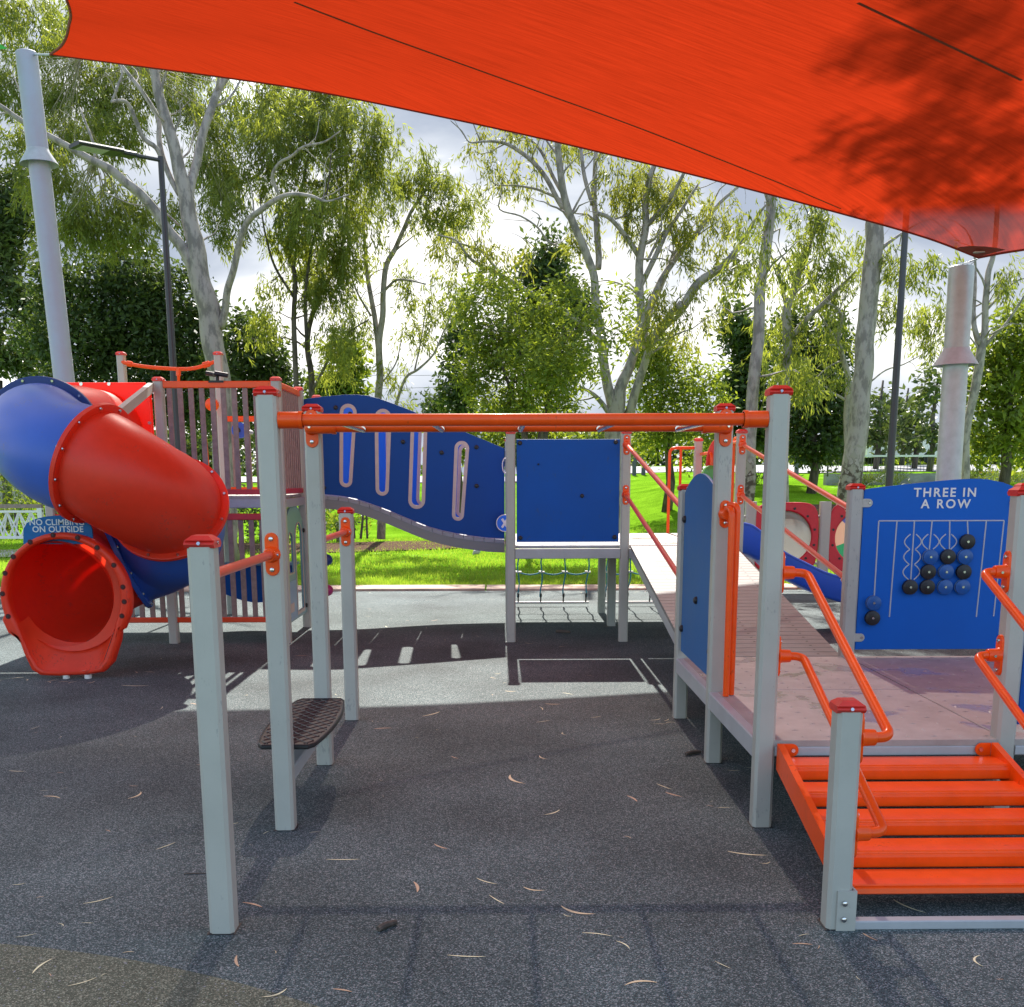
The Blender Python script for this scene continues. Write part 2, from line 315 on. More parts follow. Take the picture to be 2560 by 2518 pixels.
def bark_mat(name, c1, c2, scale=3, stretch=.25, lower=None):
    m = bpy.data.materials.new(name); m.use_nodes = True; t = m.node_tree; b = t.nodes['Principled BSDF']; A = t.nodes.new; L = t.links.new
    co = A('ShaderNodeTexCoord'); mpp = A('ShaderNodeMapping'); mpp.inputs['Scale'].default_value = (1, 1, stretch); L(co.outputs['Object'], mpp.inputs[0])
    n = A('ShaderNodeTexNoise'); n.inputs['Scale'].default_value = scale; n.inputs['Detail'].default_value = 7; n.inputs['Roughness'].default_value = .65; L(mpp.outputs[0], n.inputs[0])
    r_ = A('ShaderNodeValToRGB'); el = r_.color_ramp.elements; el[0].position = .42; el[0].color = (*c2, 1); el[1].position = .54; el[1].color = (*c1, 1); L(n.outputs[0], r_.inputs[0])
    out = r_.outputs[0]
    if lower:   # rough dark stocking of old bark on the lower trunk
        sx = A('ShaderNodeSeparateXYZ'); L(co.outputs['Object'], sx.inputs[0])
        n5 = A('ShaderNodeTexNoise'); n5.inputs['Scale'].default_value = 9; n5.inputs['Detail'].default_value = 6; L(co.outputs['Object'], n5.inputs[0])
        ma = A('ShaderNodeMath'); ma.operation = 'MULTIPLY_ADD'; L(n5.outputs[0], ma.inputs[0]); ma.inputs[1].default_value = 2.2; ma.inputs[2].default_value = lower-1.1
        lt = A('ShaderNodeMath'); lt.operation = 'LESS_THAN'; L(sx.outputs[2], lt.inputs[0]); L(ma.outputs[0], lt.inputs[1])
        r5 = A('ShaderNodeValToRGB'); el = r5.color_ramp.elements; el[0].position = .44; el[0].color = (.07, .05, .035, 1); el[1].position = .56; el[1].color = (.30, .27, .22, 1); L(n5.outputs[0], r5.inputs[0])
        mm = A('ShaderNodeMix'); mm.data_type = 'RGBA'; L(lt.outputs[0], mm.inputs[0]); L(out, mm.inputs[6]); L(r5.outputs[0], mm.inputs[7]); out = mm.outputs[2]
    L(out, b.inputs['Base Color']); b.inputs['Roughness'].default_value = .8
    bp = A('ShaderNodeBump'); bp.inputs['Strength'].default_value = .4; bp.inputs['Distance'].default_value = .03; L(n.outputs[0], bp.inputs['Height']); L(bp.outputs[0], b.inputs['Normal'])
    return m
B_gum = bark_mat('pale_gum_bark', (.36, .31, .27), (.19, .165, .145), 8, .4)
B_gum2 = bark_mat('pale_gum_bark_rough_base', (.36, .31, .28), (.20, .17, .155), 8, .4, lower=1.9)
B_dark = bark_mat('dark_bark', (.12, .095, .075), (.05, .04, .032), 6)
def sail_mat():
    m = bpy.data.materials.new('orange_shade_cloth'); m.use_nodes = True; t = m.node_tree; t.nodes.remove(t.nodes['Principled BSDF']); A = t.nodes.new; L = t.links.new
    co = A('ShaderNodeTexCoord'); mpp = A('ShaderNodeMapping'); mpp.vector_type = 'POINT'
    uvm = co.outputs['UV']; L(uvm, mpp.inputs[0]); mpp.inputs['Scale'].default_value = (1.0, 26, 1)
    n = A('ShaderNodeTexNoise'); n.inputs['Scale'].default_value = 4; n.inputs['Detail'].default_value = 5; n.inputs['Roughness'].default_value = .7; L(mpp.outputs[0], n.inputs[0])
    r_ = A('ShaderNodeMapRange'); r_.inputs['From Min'].default_value = .3; r_.inputs['From Max'].default_value = .7; r_.inputs['To Min'].default_value = .72; r_.inputs['To Max'].default_value = 1.16; L(n.outputs[0], r_.inputs[0])
    def sc(c):
        v = A('ShaderNodeVectorMath'); v.operation = 'SCALE'; v.inputs[0].default_value = c; L(r_.outputs[0], v.inputs['Scale']); return v.outputs[0]
    d = A('ShaderNodeBsdfDiffuse'); L(sc((.38, .028, .009)), d.inputs[0])
    tr = A('ShaderNodeBsdfTranslucent'); L(sc((.35, .023, .005)), tr.inputs[0])
    tp = A('ShaderNodeBsdfTransparent'); tp.inputs[0].default_value = (1, .86, .82, 1)
    m1 = A('ShaderNodeMixShader'); m1.inputs[0].default_value = .62; L(d.outputs[0], m1.inputs[1]); L(tr.outputs[0], m1.inputs[2])
    m2 = A('ShaderNodeMixShader'); lw = A('ShaderNodeLayerWeight'); lw.inputs['Blend'].default_value = .5   # the knit is thick: its pinholes are open to steep light and closed to a glancing look
    op = A('ShaderNodeMapRange'); op.interpolation_type = 'SMOOTHSTEP'; op.inputs['From Min'].default_value = .50; op.inputs['From Max'].default_value = .34; op.inputs['To Min'].default_value = .0; op.inputs['To Max'].default_value = .13
    L(lw.outputs['Facing'], op.inputs[0]); L(op.outputs[0], m2.inputs[0]); L(m1.outputs[0], m2.inputs[1]); L(tp.outputs[0], m2.inputs[2]); L(m2.outputs[0], t.nodes['Material Output'].inputs[0])
    return m
M_sail = sail_mat()
M_seam = mat('sail_seam', (.20, .02, .012), .8)
# ------------------------------------------------------------------ ground and setting
def sst(a, b, x):
    t = min(1, max(0, (x-a)/(b-a))); return t*t*(3-2*t)
def gh(x, y):
    right = 1.38*sst(19, 36, y); left = 1.55*sst(26, 58, y)
    k = sst(1, 7, x); h = left*(1-k)+right*k+.75*k*sst(38, 62, y)
    h += .25*sst(40, 90, y)
    if y > 17: h += .05*math.sin(x*.6+y*.3)*sst(17, 26, y)
    return h
def grid(name, xs, ys, dz, m, kind='structure', hf=gh):
    vs = [(x, y, hf(x, y)+dz) for y in ys for x in xs]; n = len(xs)
    fs = [[j*n+i, j*n+i+1, (j+1)*n+i+1, (j+1)*n+i] for j in range(len(ys)-1) for i in range(n-1)]
    o = MB().add(vs, fs, 0, True).build(name, m, sharp=180); return tag(o, kind=kind)
YS = [-40, -10, 5, 15]+[17+1.2*i for i in range(60)]+[100, 130, 170, 240, 330, 450]
XS = [-220, -140, -90, -60]+[-42+1.5*i for i in range(62)]+[70, 100, 150, 220]
grid('lawn', XS, YS, -.012, M_lawn)
o = MB().add([(-30, -12, 0), (30, -12, 0), (30, 14.88, 0), (-30, 14.88, 0)], [[0, 1, 2, 3]]).build('rubber_ground', M_rub); tag(o, kind='structure')
kb = MB(); x = -26
while x < 26:   # edging in lengths with open joints
    l = random.choice((1.9, 2.3, 2.6)); kb.box((x, 14.86, -.1), (x+l-.025, 15.42, .028+random.uniform(-.004, .006)), c=.012); x += l
o = kb.build('edging_kerb', mat('sandstone_edging', (.50, .36, .27), .85, noise_amt=.35, nscale=3, bump=.2, bscale=30)); tag(o, kind='structure')
grid('road', [-60+3*i for i in range(50)], [50, 52, 54, 56, 58.5], .03, M_road)
grid('far_footpath', [-40+2*i for i in range(16)], [21.5, 22.6, 23.6], .012, M_conc)
# grass blades near the edging
def quads_mesh(name, C, D, Wd, tone, m, parent=None, loc=(0, 0, 0), bend=None):
    """leaf-shaped quads: base C, direction*length D, width vector Wd, per-leaf tone"""
    n = len(C); off = np.array(ORG[parent.name] if parent is not None else loc, dtype=float)
    V = np.empty((n, 4, 3)); V[:, 0] = C; V[:, 1] = C+D*.45-Wd*.5; V[:, 2] = C+D+(0 if bend is None else bend); V[:, 3] = C+D*.45+Wd*.5
    V = (V-off).reshape(-1, 3).astype(np.float32)
    me = bpy.data.meshes.new(name); me.vertices.add(4*n); me.vertices.foreach_set('co', V.ravel())
    me.loops.add(4*n); me.loops.foreach_set('vertex_index', np.arange(4*n, dtype=np.int32))
    me.polygons.add(n); me.polygons.foreach_set('loop_start', np.arange(0, 4*n, 4, dtype=np.int32))
    me.update(); a = me.attributes.new('tone', 'FLOAT', 'FACE'); a.data.foreach_set('value', tone.astype(np.float32))
    me.materials.append(m); me.update(calc_edges=True)
    return link_mesh(name, me, parent, loc)
n = 90000
gy = 15.45+ (rng.random(n)**1.7)*12; gx = (rng.random(n)*2-1)*(1.5+gy*.56)+.3
zz = np.array([gh(a, b) for a, b in zip(gx, gy)])
patch = .5+.5*np.sin(gx*1.3+np.sin(gy*.9)*2)*np.sin(gy*1.1+gx*.4)
Cg = np.stack([gx, gy, zz-.01], 1); L_ = .035+.05*rng.random(n)+.03*patch*(gy < 16.2)
Dg = np.stack([rng.normal(0, .35, n), rng.normal(0, .35, n), np.ones(n)], 1)*L_[:, None]
th = rng.random(n)*6.28; wd = (.005+gy*.00045)
Wg = np.stack([np.cos(th)*wd, np.sin(th)*wd*.4, np.zeros(n)], 1)
o = quads_mesh('grass', Cg, Dg, Wg, np.clip(rng.normal(.5, .25, n)*.6+.4*patch, 0, 1), L_grass); tag(o, 'bright green mown lawn grass beyond the edging kerb', 'grass', kind='stuff')
# mulch beds
def bed(cx, cy, rx, ry, lab):
    vs = [(cx, cy, gh(cx, cy)+.05)]; n = 40
    for k in range(n):
        a = 6.283*k/n; q = 1+.09*math.sin(3*a+cx)+.05*math.sin(7*a); px, py = cx+rx*q*math.cos(a), cy+ry*q*math.sin(a); vs.append((px, py, gh(px, py)+.012))
    o = MB().add(vs, [[0, k+1, (k+1) % n+1] for k in range(n)], 0, True).build('mulch_bed', M_mulch, sharp=180)
    return tag(o, kind='structure')
M_mulch = mat('bark_mulch', (.13, .085, .062), 1.0, spec=0, noise_amt=.6, nscale=25, bump=.5, bscale=40)
bed(-5.2, 24.9, 5.6, 1.9, ''); bed(6.2, 23, 2.2, 1.3, ''); bed(8.6, 27, 3.5, 1.4, '')

# ------------------------------------------------------------------ playground kit
X0, Y0, MO, PW = -1.0006, 3.4795, 1.1046, .088
def gx_(i): return X0+i*MO
def gy_(j): return Y0+j*MO+PW/2
def pt(i, j, h): return Vector((gx_(i), gy_(j), h))
def post(par, i, j, h, label=None):
    x, y = gx_(i), gy_(j); w = PW/2
    o = MB().box((x-w, y-w, -.04), (x+w, y+w, h), c=.013).box((x-w-.006, y-w-.006, -.03), (x+w+.006, y+w+.006, .0025), 1).build('post', [M_post, M_blk], par)
    cb = MB(); c = w+.006; z = h; k = .6
    cb.box((x-c, y-c, z-.004), (x+c, y+c, z+.022), c=.014)
    vs = []
    for q, zz_ in ((c-.002, z+.022), (c*.55, z+.038)):
        d = .012
        for sx, sy in ((-1, -1), (1, -1), (1, 1), (-1, 1)): vs.append((x+sx*q, y+sy*q, zz_))
    cb.add(vs, [[0, 1, 5, 4], [1, 2, 6, 5], [2, 3, 7, 6], [3, 0, 4, 7], [4, 5, 6, 7]])
    cb.cyl((x, y-c-.003, z+.013), (x, y-c+.004, z+.010), .006, 10, 1); cb.cyl((x+c+.003, y, z+.013), (x+c-.004, y, z+.013), .006, 10, 1)
    cb.build('cap', [M_cap, M_steel], o)
    if label: o['label'] = label
    return o
def bracket(par, p, nrm, m=M_or, L=.19, w=.062, sock=.045, r=.029, vert=Vector((0, 0, 1))):
    """oblong wall plate with two bolts and a socket; p on the post face, nrm outwards"""
    p = Vector(p); nrm = Vector(nrm).normalized(); u = vert; s = u.cross(nrm).normalized(); b = MB()
    def lay(rad, l, t0, t1):
        pr = []
        for k in range(9): a = math.pi*k/8; pr.append((math.cos(a)*rad, (l/2-rad)+math.sin(a)*rad))
        for k in range(9): a = math.pi+math.pi*k/8; pr.append((math.cos(a)*rad, -(l/2-rad)+math.sin(a)*rad))
        n = len(pr); vs = [p+s*a+u*c+nrm*t0 for a, c in pr]+[p+s*a*.9+u*c*.97+nrm*t1 for a, c in pr]
        b.add(vs, [[i, (i+1) % n, n+(i+1) % n, n+i] for i in range(n)]+[list(range(n, 2*n)), list(range(n))[::-1]], 0, True)
    lay(w/2, L, 0, .010); 
    b.tube([p+nrm*.005, p+nrm*.02, p+nrm*(sock+.01), p+nrm*(sock+.014)], [r*1.35, r*1.05, r, r*.93], 16, 0)
    for k in (-1, 1):
        q = p+u*k*(L/2-w*.45); b.tube([q+nrm*.008, q+nrm*.017, q+nrm*.019], [.0105, .0095, .004], 12, 1)
    b.cyl(p+nrm*(sock*.8)-u*0+s*r*.9, p+nrm*(sock*.8)+s*(r+.006), .006, 8, 1)
    return b.build('bracket', [m, M_steel], par, sharp=40)
def beam(par, a, b, name='beam', m=M_beam): return MB().box(a, b, c=.006).build(name, m, par)
h_t, h_s = 1.948, 1.374

# --- overhead ladder with its four posts in a row
t = thing('overhead_ladder', (gx_(0), gy_(1), 0), 'orange overhead ladder on grey posts with a low treaded balance board between them', 'climbing frame')
post(t, 0, 0, h_s, 'short post nearest the camera'); pB = post(t, 0, 1, h_t); pC = post(t, 0, 2, h_t); post(t, 0, 3, h_s)
xa, xb = gx_(0)+PW/2, gx_(2)-PW/2; yb = gy_(1); zb = 1.845
b = MB().tube([(xa+.02, yb, zb), (xb-.02, yb, zb)], .0265, 20)
for x_, s_ in ((xa, 1), (xb, -1)): b.tube([(x_+s_*.001, yb, zb), (x_+s_*.10, yb, zb), (x_+s_*.106, yb, zb)], [.036, .036, .033], 20); b.tube([(x_+s_*.088, yb, zb), (x_+s_*.106, yb, zb)], [.0385, .0385], 20)
b.build('rail', M_or, t)
yf = gy_(2)-PW/2-.045; zf = 1.862
b = MB().tube([(xa-.03, yf, zf), (xb+.03, yf, zf)], .0265, 20).build('rail', M_or, t)
for i, s_ in ((0, 1), (2, -1)):
    b = MB(); x_ = gx_(i); fy = gy_(2)-PW/2
    b.tube(fillet([(x_, fy-.002, zf), (x_, yf, zf), (x_+s_*.13, yf, zf)], .045), .034, 18)
    b.tube([(x_+s_*.115, yf, zf), (x_+s_*.135, yf, zf)], .037, 18)
    b.tube([(x_, yf-.033, zf), (x_, yf-.038, zf)], [.008, .007], 10, 1)
    cc_ = b.build('corner_clamp', [M_or, M_steel], t); bracket(cc_, (x_, fy, zf-.005), (0, -1, 0), L=.20, sock=.02, w=.068)
for k in range(5):
    x_ = -.72+.415*k; b = MB().tube([(x_, yb, zb-.003), (x_, yf, zf-.016)], .013, 12)
    b.tube([(x_, yf-.034, zf-.012), (x_, yf+.02, zf-.012)], .015, 10); b.build('rung', M_steel, t)
for (j0, j1) in ((0, 1), (2, 3)):
    z_ = 1.27 if j0 == 0 else 1.255; a = Vector((gx_(0), gy_(j0)+PW/2, z_)); c = Vector((gx_(0), gy_(j1)-PW/2, z_))
    MB().tube([a+Vector((0, .02, 0)), c-Vector((0, .02, 0))], .0185, 16).build('balance_handrail', M_ord, t)
    bracket(t, a, (0, 1, 0)); bracket(t, c, (0, -1, 0))
# balance board: long lens-shaped rubber tread on a beam
cb_ = (P(570*1.3223, 1362*1.3223, 5.3)); bz = .335; xc_ = gx_(0)+.10
beam(t, (gx_(0)-.03, gy_(1)+PW/2, .20), (gx_(0)+.03, gy_(2)-PW/2, .27), 'board_beam')
by0, by1, bx = gy_(1)+PW/2-.01, gy_(2)-PW/2-.005, -1.0
def half(v): return .125+.045*(1-abs(2*v-1)**2.2)     # half width along the board
LP = []
for k in range(25): v = k/24; LP.append((bx+half(v)*min(1, (min(v, 1-v)*40+.75)**.5), by0+(by1-by0)*v))
LP = LP+[(2*bx-x_, y_) for x_, y_ in LP[::-1]]
bz = .375
brd = plate('balance_board', [LP], .02, Matrix.Translation((0, 0, bz)), M_blk, t, .006)
b = MB(); stp = .062
for s_ in (1, -1):
    for k in range(-8, 26):
        run = []
        for q in range(61):
            y_ = by0+.03+(by1-by0-.06)*q/60; x_ = bx+s_*((y_-by0)*.75-k*stp)+(.0)
            v = (y_-by0)/(by1-by0)
            if abs(x_-bx) < half(v)-.018: run.append((x_, y_, bz+.0115))
            elif len(run) > 1: b.tube(run[::max(1, len(run)-1)], .0035, 4); run = []
            else: run = []
        if len(run) > 1: b.tube([run[0], run[-1]], .0035, 4)
b.tube([(x_*.97+bx*.03, y_, bz+.0115) for x_, y_ in LP]+[(LP[0][0]*.97+bx*.03, LP[0][1], bz+.0115)], .004, 5)
b.build('tread_pattern', mat('wet_black_tread', (.03, .032, .035), .38), brd)

# --- front platform
pf = thing('play_platform', (gx_(3), gy_(2), 0), 'low mauve deck platform with grey posts, blue game panel and orange slatted steps', 'play platform')
DH = .415
pE = post(pf, 2, 1, h_t); pF = post(pf, 2, 2, h_t); pG = post(pf, 2, 3, 1.517); pJ = post(pf, 3, 3, 1.517); pI = post(pf, 3, 1, 1.517)
post(pf, 4, 3, 1.517); post(pf, 4, 1, 1.517); pL = post(pf, 2, 0, .80, 'short post at the foot of the steps'); post(pf, 3, 0, .80)
def bumps(b, x0, x1, y0, y1, z, nx=9, ny=9):
    for i in range(nx):
        for j in range(ny):
            x = x0+(x1-x0)*(i+.5)/nx; y = y0+(y1-y0)*(j+.5)/ny
            a = (math.pi/2 if (i+j) % 2 else 0); c, s = math.cos(a), math.sin(a); L2, w2 = .019, .007
            q = [(-L2, 0, 0), (0, -w2, 0), (L2, 0, 0), (0, w2, 0), (0, 0, .0045)]
            b.add([(x+c*u-s*v, y+s*u+c*v, z+w) for u, v, w in q], [[0, 1, 4], [1, 2, 4], [2, 3, 4], [3, 0, 4]])
def deck(par, i0, i1, j0, j1, h, set_=0, bm=True, m=M_deck):
    for i in range(i0, i1):
        for j in range(j0, j1):
            g = .004; x0, x1 = gx_(i)+g, gx_(i+1)-g; ya, yb_ = gy_(j)+g, gy_(j+1)-g
            if j == j0: ya += (set_ if set_ else -(PW/2-.002))
            b = MB().box((x0, ya, h-.028), (x1, yb_, h), c=.004); bumps(b, x0, x1, ya, yb_, h); b.build('deck_panel', m, par)
deck(pf, 2, 4, 1, 3, DH)
y0_ = gy_(1)-PW/2
for i in (2, 3): beam(pf, (gx_(i)+PW/2, y0_+.003, DH-.075), (gx_(i+1)-PW/2, y0_+.055, DH-.0285))
for i in (2, 3, 4):
    for j in (1, 2): beam(pf, (gx_(i)-.03-(.012 if i == 2 else 0), gy_(j)+PW/2, DH-.10), (gx_(i)+.012, gy_(j+1)-PW/2, DH-.002 if i == 2 else DH-.03))
for i in (2, 3): beam(pf, (gx_(i)+PW/2, gy_(3)-.02, DH-.10), (gx_(i+1)-PW/2, gy_(3)+.035, DH-.03))
# arched side board between the rear left posts
fy0, fy1 = gy_(2)+PW/2+.004, gy_(3)-PW/2-.004; L0 = fy1-fy0
lp = [(fy0, DH+.05), (fy1, DH+.05), (fy1, 1.50)]
for k in range(1, 14):
    v = k/14; lp.append((fy1-L0*v, 1.50+.12*math.sin(math.pi*v)**.8))
lp.append((fy0, 1.47))
ap = plate('arched_panel', [lp], .018, side(gx_(2)-.005, 0, 0), mat('side_blue_board', (.03, .14, .38), .5, spec=.25, noise_amt=.06, nscale=2), pf, .003)
for y_, z_ in ((fy0+.04, .62), (fy0+.04, 1.27), (fy1-.04, .62), (fy1-.04, 1.33), ((fy0+fy1)/2, .86)):
    MB().tube([(gx_(2)-.012, y_, z_), (gx_(2)-.026, y_, z_), (gx_(2)-.034, y_, z_)], [.024, .022, .012], 12).build('bolt_cover', M_blk, ap)
# pair of grab bars on the mid post
x_, y_ = gx_(2), gy_(2)
pp = (x_+.014, y_-PW/2, 1.40); bracket(pf, pp, (0, -1, 0), L=.15)
MB().tube(fillet([(x_+.014, y_-PW/2-.03, 1.43), (x_+.024, y_-PW/2-.115, 1.43), (x_+.024, y_-PW/2-.13, DH+.003)], .05), .0165, 14).build('grab_bar', M_or, pf)
MB().tube(fillet([(x_+.03, y_-PW/2-.01, 1.45), (x_+.062, y_-PW/2-.085, 1.45), (x_+.062, y_-PW/2-.09, DH+.003)], .05), .0165, 14).build('grab_bar', M_or, pf)
# bent handrails down the steps
for i, s_ in ((2, 1), (3, -1)):
    for za, zb_, lab in ((1.178, .70, 'upper'), (.80, .35, 'lower')):
        xx = gx_(i)+s_*PW/2; xo = xx+s_*.115
        ya, yc = gy_(1), gy_(0)
        pts = fillet([(xx+s_*.02, ya, za), (xo, ya-.01, za), (xo, yc, zb_), (xx+s_*.02, yc, zb_)], .10, 10)
        o = MB().tube(pts, .019, 16).build('handrail', M_or, pf)
        bracket(o, (xx, ya, za), (s_, 0, 0)); bracket(o, (xx, yc, zb_), (s_, 0, 0))
# slatted steps
st = bpy.data.objects.new('slatted_steps', None); COL.objects.link(st); st.parent = pf; ORG[st.name] = ORG[pf.name]; st.location = (0, 0, 0)
xl, xr = gx_(2)+PW/2+.004, gx_(3)-PW/2-.002
ys0, zs0, ys1, zs1 = gy_(1)-PW/2-.012, DH-.03, gy_(0)+.10, .155
for x_, n_ in ((xl, 0), (xr-.03, 0)):
    b = MB(); dy, dz = ys1-ys0, zs1-zs0; L_ = math.hypot(dy, dz); nx, nz = -dz/L_*.0, 1
    q = [(ys0, zs0+.02), (ys0, zs0-.10), (ys1, zs1-.10), (ys1, zs1+.005)]
    b.add([(x_, a, c) for a, c in q]+[(x_+.03, a, c) for a, c in q], [[0, 1, 2, 3], [7, 6, 5, 4], [0, 3, 7, 4], [1, 5, 6, 2], [2, 6, 7, 3], [0, 4, 5, 1]])
    b.build('stringer', M_or, st)
ty = [4.545, 4.345, 4.145, 3.945, 3.76]
for k, y_ in enumerate(ty):
    z_ = DH-.066-.0575*k; b = MB(); x0, x1 = xl+.03, xr-.03; d_ = .148
    pr = [(y_, z_), (y_-d_+.012, z_), (y_-d_+.004, z_-.005), (y_-d_+.003, z_-.009), (y_-d_-.004, z_-.011), (y_-d_-.012, z_-.02), (y_-d_-.012, z_-.058), (y_-d_-.006, z_-.064), (y_-d_+.01, z_-.064), (y_-d_+.01, z_-.03), (y_, z_-.03)]
    if k == 4: pr = [(y_, z_), (y_-.15, z_), (y_-.155, z_-.004), (y_-.153, z_-.008), (y_-.162, z_-.012), (y_-.166, z_-.03), (y_-.15, z_-.04), (y_, z_-.04)]
    n_ = len(pr); b.add([(x0, a, c) for a, c in pr]+[(x1, a, c) for a, c in pr], [[i, n_+i, n_+(i+1) % n_, (i+1) % n_] for i in range(n_)]+[list(range(n_)), list(range(n_, 2*n_))[::-1]])
    b.build('tread', M_or, st)
for s_, x_ in ((1, xl+.03), (-1, xr-.03)):   # lugs bolting the steps to the deck beam
    b = MB(); yq = gy_(1)-PW/2; z_ = DH-.043; lpp = ring(0, 0, .03, 12, -90, 90)+[(-.04, .03), (-.04, -.03)]
    b.add([(x_+s_*(.04+a), yq-.001, z_+c) for a, c in lpp]+[(x_+s_*(.04+a), yq-.009, z_+c) for a, c in lpp], [[i, (i+1) % 15, 15+(i+1) % 15, 15+i] for i in range(15)]+[list(range(15)), list(range(15, 30))])
    b.tube([(x_+s_*.045, yq-.008, z_), (x_+s_*.045, yq-.016, z_)], [.011, .009], 12, 1); b.build('lug', [M_or, M_steel], st)
# foot rail between the two short posts
yq = gy_(0)-PW/2
MB().box((gx_(2)+PW/2+.012, yq-.004, .0), (gx_(3)-PW/2-.012, yq+.04, .034), c=.004).build('foot_rail', M_beam, pf)
b = MB().box((gx_(2)-.013, yq-.0085, -.01), (gx_(2)+PW/2+.012, yq-.0005, .15))
b.box((gx_(2)+PW/2+.004, yq-.0004, -.01), (gx_(2)+PW/2+.012, yq+.05, .15))
for z_ in (.045, .105): b.tube([(gx_(2)+.012, yq-.008, z_), (gx_(2)+.012, yq-.017, z_), (gx_(2)+.012, yq-.0195, z_)], [.0105, .0095, .005], 14, 1)
b.build('foot_bracket', [M_post, M_steel], pf)
# small side board at the far right of the front edge
plate('side_panel', [[(gx_(3)+PW/2+.02, DH+.06), (gx_(4)-PW/2-.02, DH+.06), (gx_(4)-PW/2-.02, 1.45), (gx_(3)+PW/2+.02, 1.45)]], .016, Matrix.Translation((0, gy_(1)+.01, 0)) @ Matrix.Rotation(R(90), 4, 'X'), M_blue, pf, .003)

# three-in-a-row game board
YP = gy_(3)-.02
def T4(x, y, Y=YP-.009): p = P(1760+x*.42017, 1050+y*.42017, Y); return (p.x, p.z)
x0, x1 = gx_(3)+PW/2+.006, gx_(4)-PW/2-.006
top = [T4(*q) for q in ((1780, 372), (1690, 354), (1630, 350), (1560, 351), (1480, 356), (1400, 363), (1300, 373), (1180, 385), (1060, 399))]
zb_ = T4(1300, 1365)[1]
lp = [(x0, zb_), (x1, zb_), (x1, T4(1880, 408)[1])]+[q for q in top if x0 < q[0] < x1]+[(x0, T4(968, 413)[1])]
gp = plate('game_panel', [lp], .018, Matrix.Translation((0, YP, 0)) @ Matrix.Rotation(R(90), 4, 'X'), mat('game_blue_board', (.003, .115, .52), .5, spec=.25, noise_amt=.06, nscale=2), pf, .003)
YF = YP-.0105
gm = MB()
def groove(pts, w=.006, n=6): gm.tube([(a, YF+.0015, c) for a, c in pts], w/2*1.1, n)
tops = [1040, 1148, 1252, 1357, 1462, 1567, 1680, 1785]; topz = T4(1400, 600)[1]
groove([(T4(1040, 600)[0], topz), (T4(1785, 600)[0], topz)], .008)
bot = [(1012, 1060), (1103, 1172), (1229, 965), (1338, 800), (1460, 780), (1571, 690), (1620, 1172), (1723, 1168)]
for tx, bq in zip(tops, bot):
    c = T4(*bq); groove([(T4(tx, 600)[0], topz), (c[0]+.0, c[1])], .0085)
# scalloped grooves beside the first three columns of counters
for cx_, ns in ((1245, 3), (1350, 1), (1455, 1)):
    for s_ in (-1, 1):
        w = []
        for k in range(ns):
            for q in range(13):
                a = q/12; yy = 680+90*(k+a); w.append(T4(cx_-(yy-680)*.05+s_*(16+34*math.sin(math.pi*a)), yy))
        groove(w, .0075)
gm.build('routed_lines', M_grv, gp)
def tmat(x, y): p = T4(x, y, YF); return Matrix.Translation((p[0], YF-.0005, p[1])) @ Matrix.Rotation(R(90), 4, 'X')
text('lettering', 'THREE IN', .080, tmat(1435, 434), M_white, gp, .0015, .0016, 1.25)
text('lettering', 'A ROW', .080, tmat(1438, 502), M_white, gp, .0015, .0016, 1.3)
M_disc = mat('blue_counter', (.01, .09, .33), .35); M_rim = mat('counter_rim', (.22, .33, .44), .4)
for x_, y_, k in ((1571, 725, 1), (1557, 815, 0), (1549, 905, 1), (1541, 995, 0), (1455, 815, 1), (1443, 905, 0), (1437, 995, 0), (1350, 816, 0), (1338, 905, 1), (1332, 995, 1), (1229, 996, 1), (1012, 1090, 0), (1005, 1180, 1)):
    c = T4(x_, y_, YF-.03); b = MB(); r_ = .0485
    b.tube([(c[0], YF+.002, c[1]), (c[0], YF-.022, c[1])], .02, 14, 0)
    b.tube([(c[0], YF-.006, c[1]), (c[0], YF-.015, c[1])], r_, 32, 1)
    b.tube([(c[0], YF-.018, c[1]), (c[0], YF-.019, c[1]), (c[0], YF-.031, c[1]), (c[0], YF-.033, c[1])], [r_*.95, r_, r_, r_*.94], 32, 0)
    b.tube([(c[0], YF-.032, c[1]), (c[0], YF-.037, c[1])], [.0095, .008], 12, 2)
    b.build('counter', [M_blk if k else M_disc, M_blk if k else M_rim, M_steel], gp)
for x_, y_ in ((990, 494), (1850, 490), (938, 1294), (1760, 1290)):
    c = T4(x_, y_); s_ = -1 if x_ < 1300 else 1; b = MB(); lpp = ring(0, 0, .027, 12, -90, 90)+[(-.05, .027), (-.05, -.027)]; lpp = [(-s_*a, q) for a, q in lpp]
    cx_ = (x0+.028 if s_ < 0 else x1-.028); nn_ = len(lpp)
    b.add([(cx_+a, YF-.001, c[1]+q) for a, q in lpp]+[(cx_+a, YF-.008, c[1]+q) for a, q in lpp], [[i, (i+1) % nn_, nn_+(i+1) % nn_, nn_+i] for i in range(nn_)]+[list(range(nn_)), list(range(nn_, 2*nn_))])
    b.tube([(cx_-s_*.008, YF-.007, c[1]), (cx_-s_*.008, YF-.013, c[1])], [.010, .008], 12, 1); b.build('fixing_tab', [M_post, M_steel], gp)

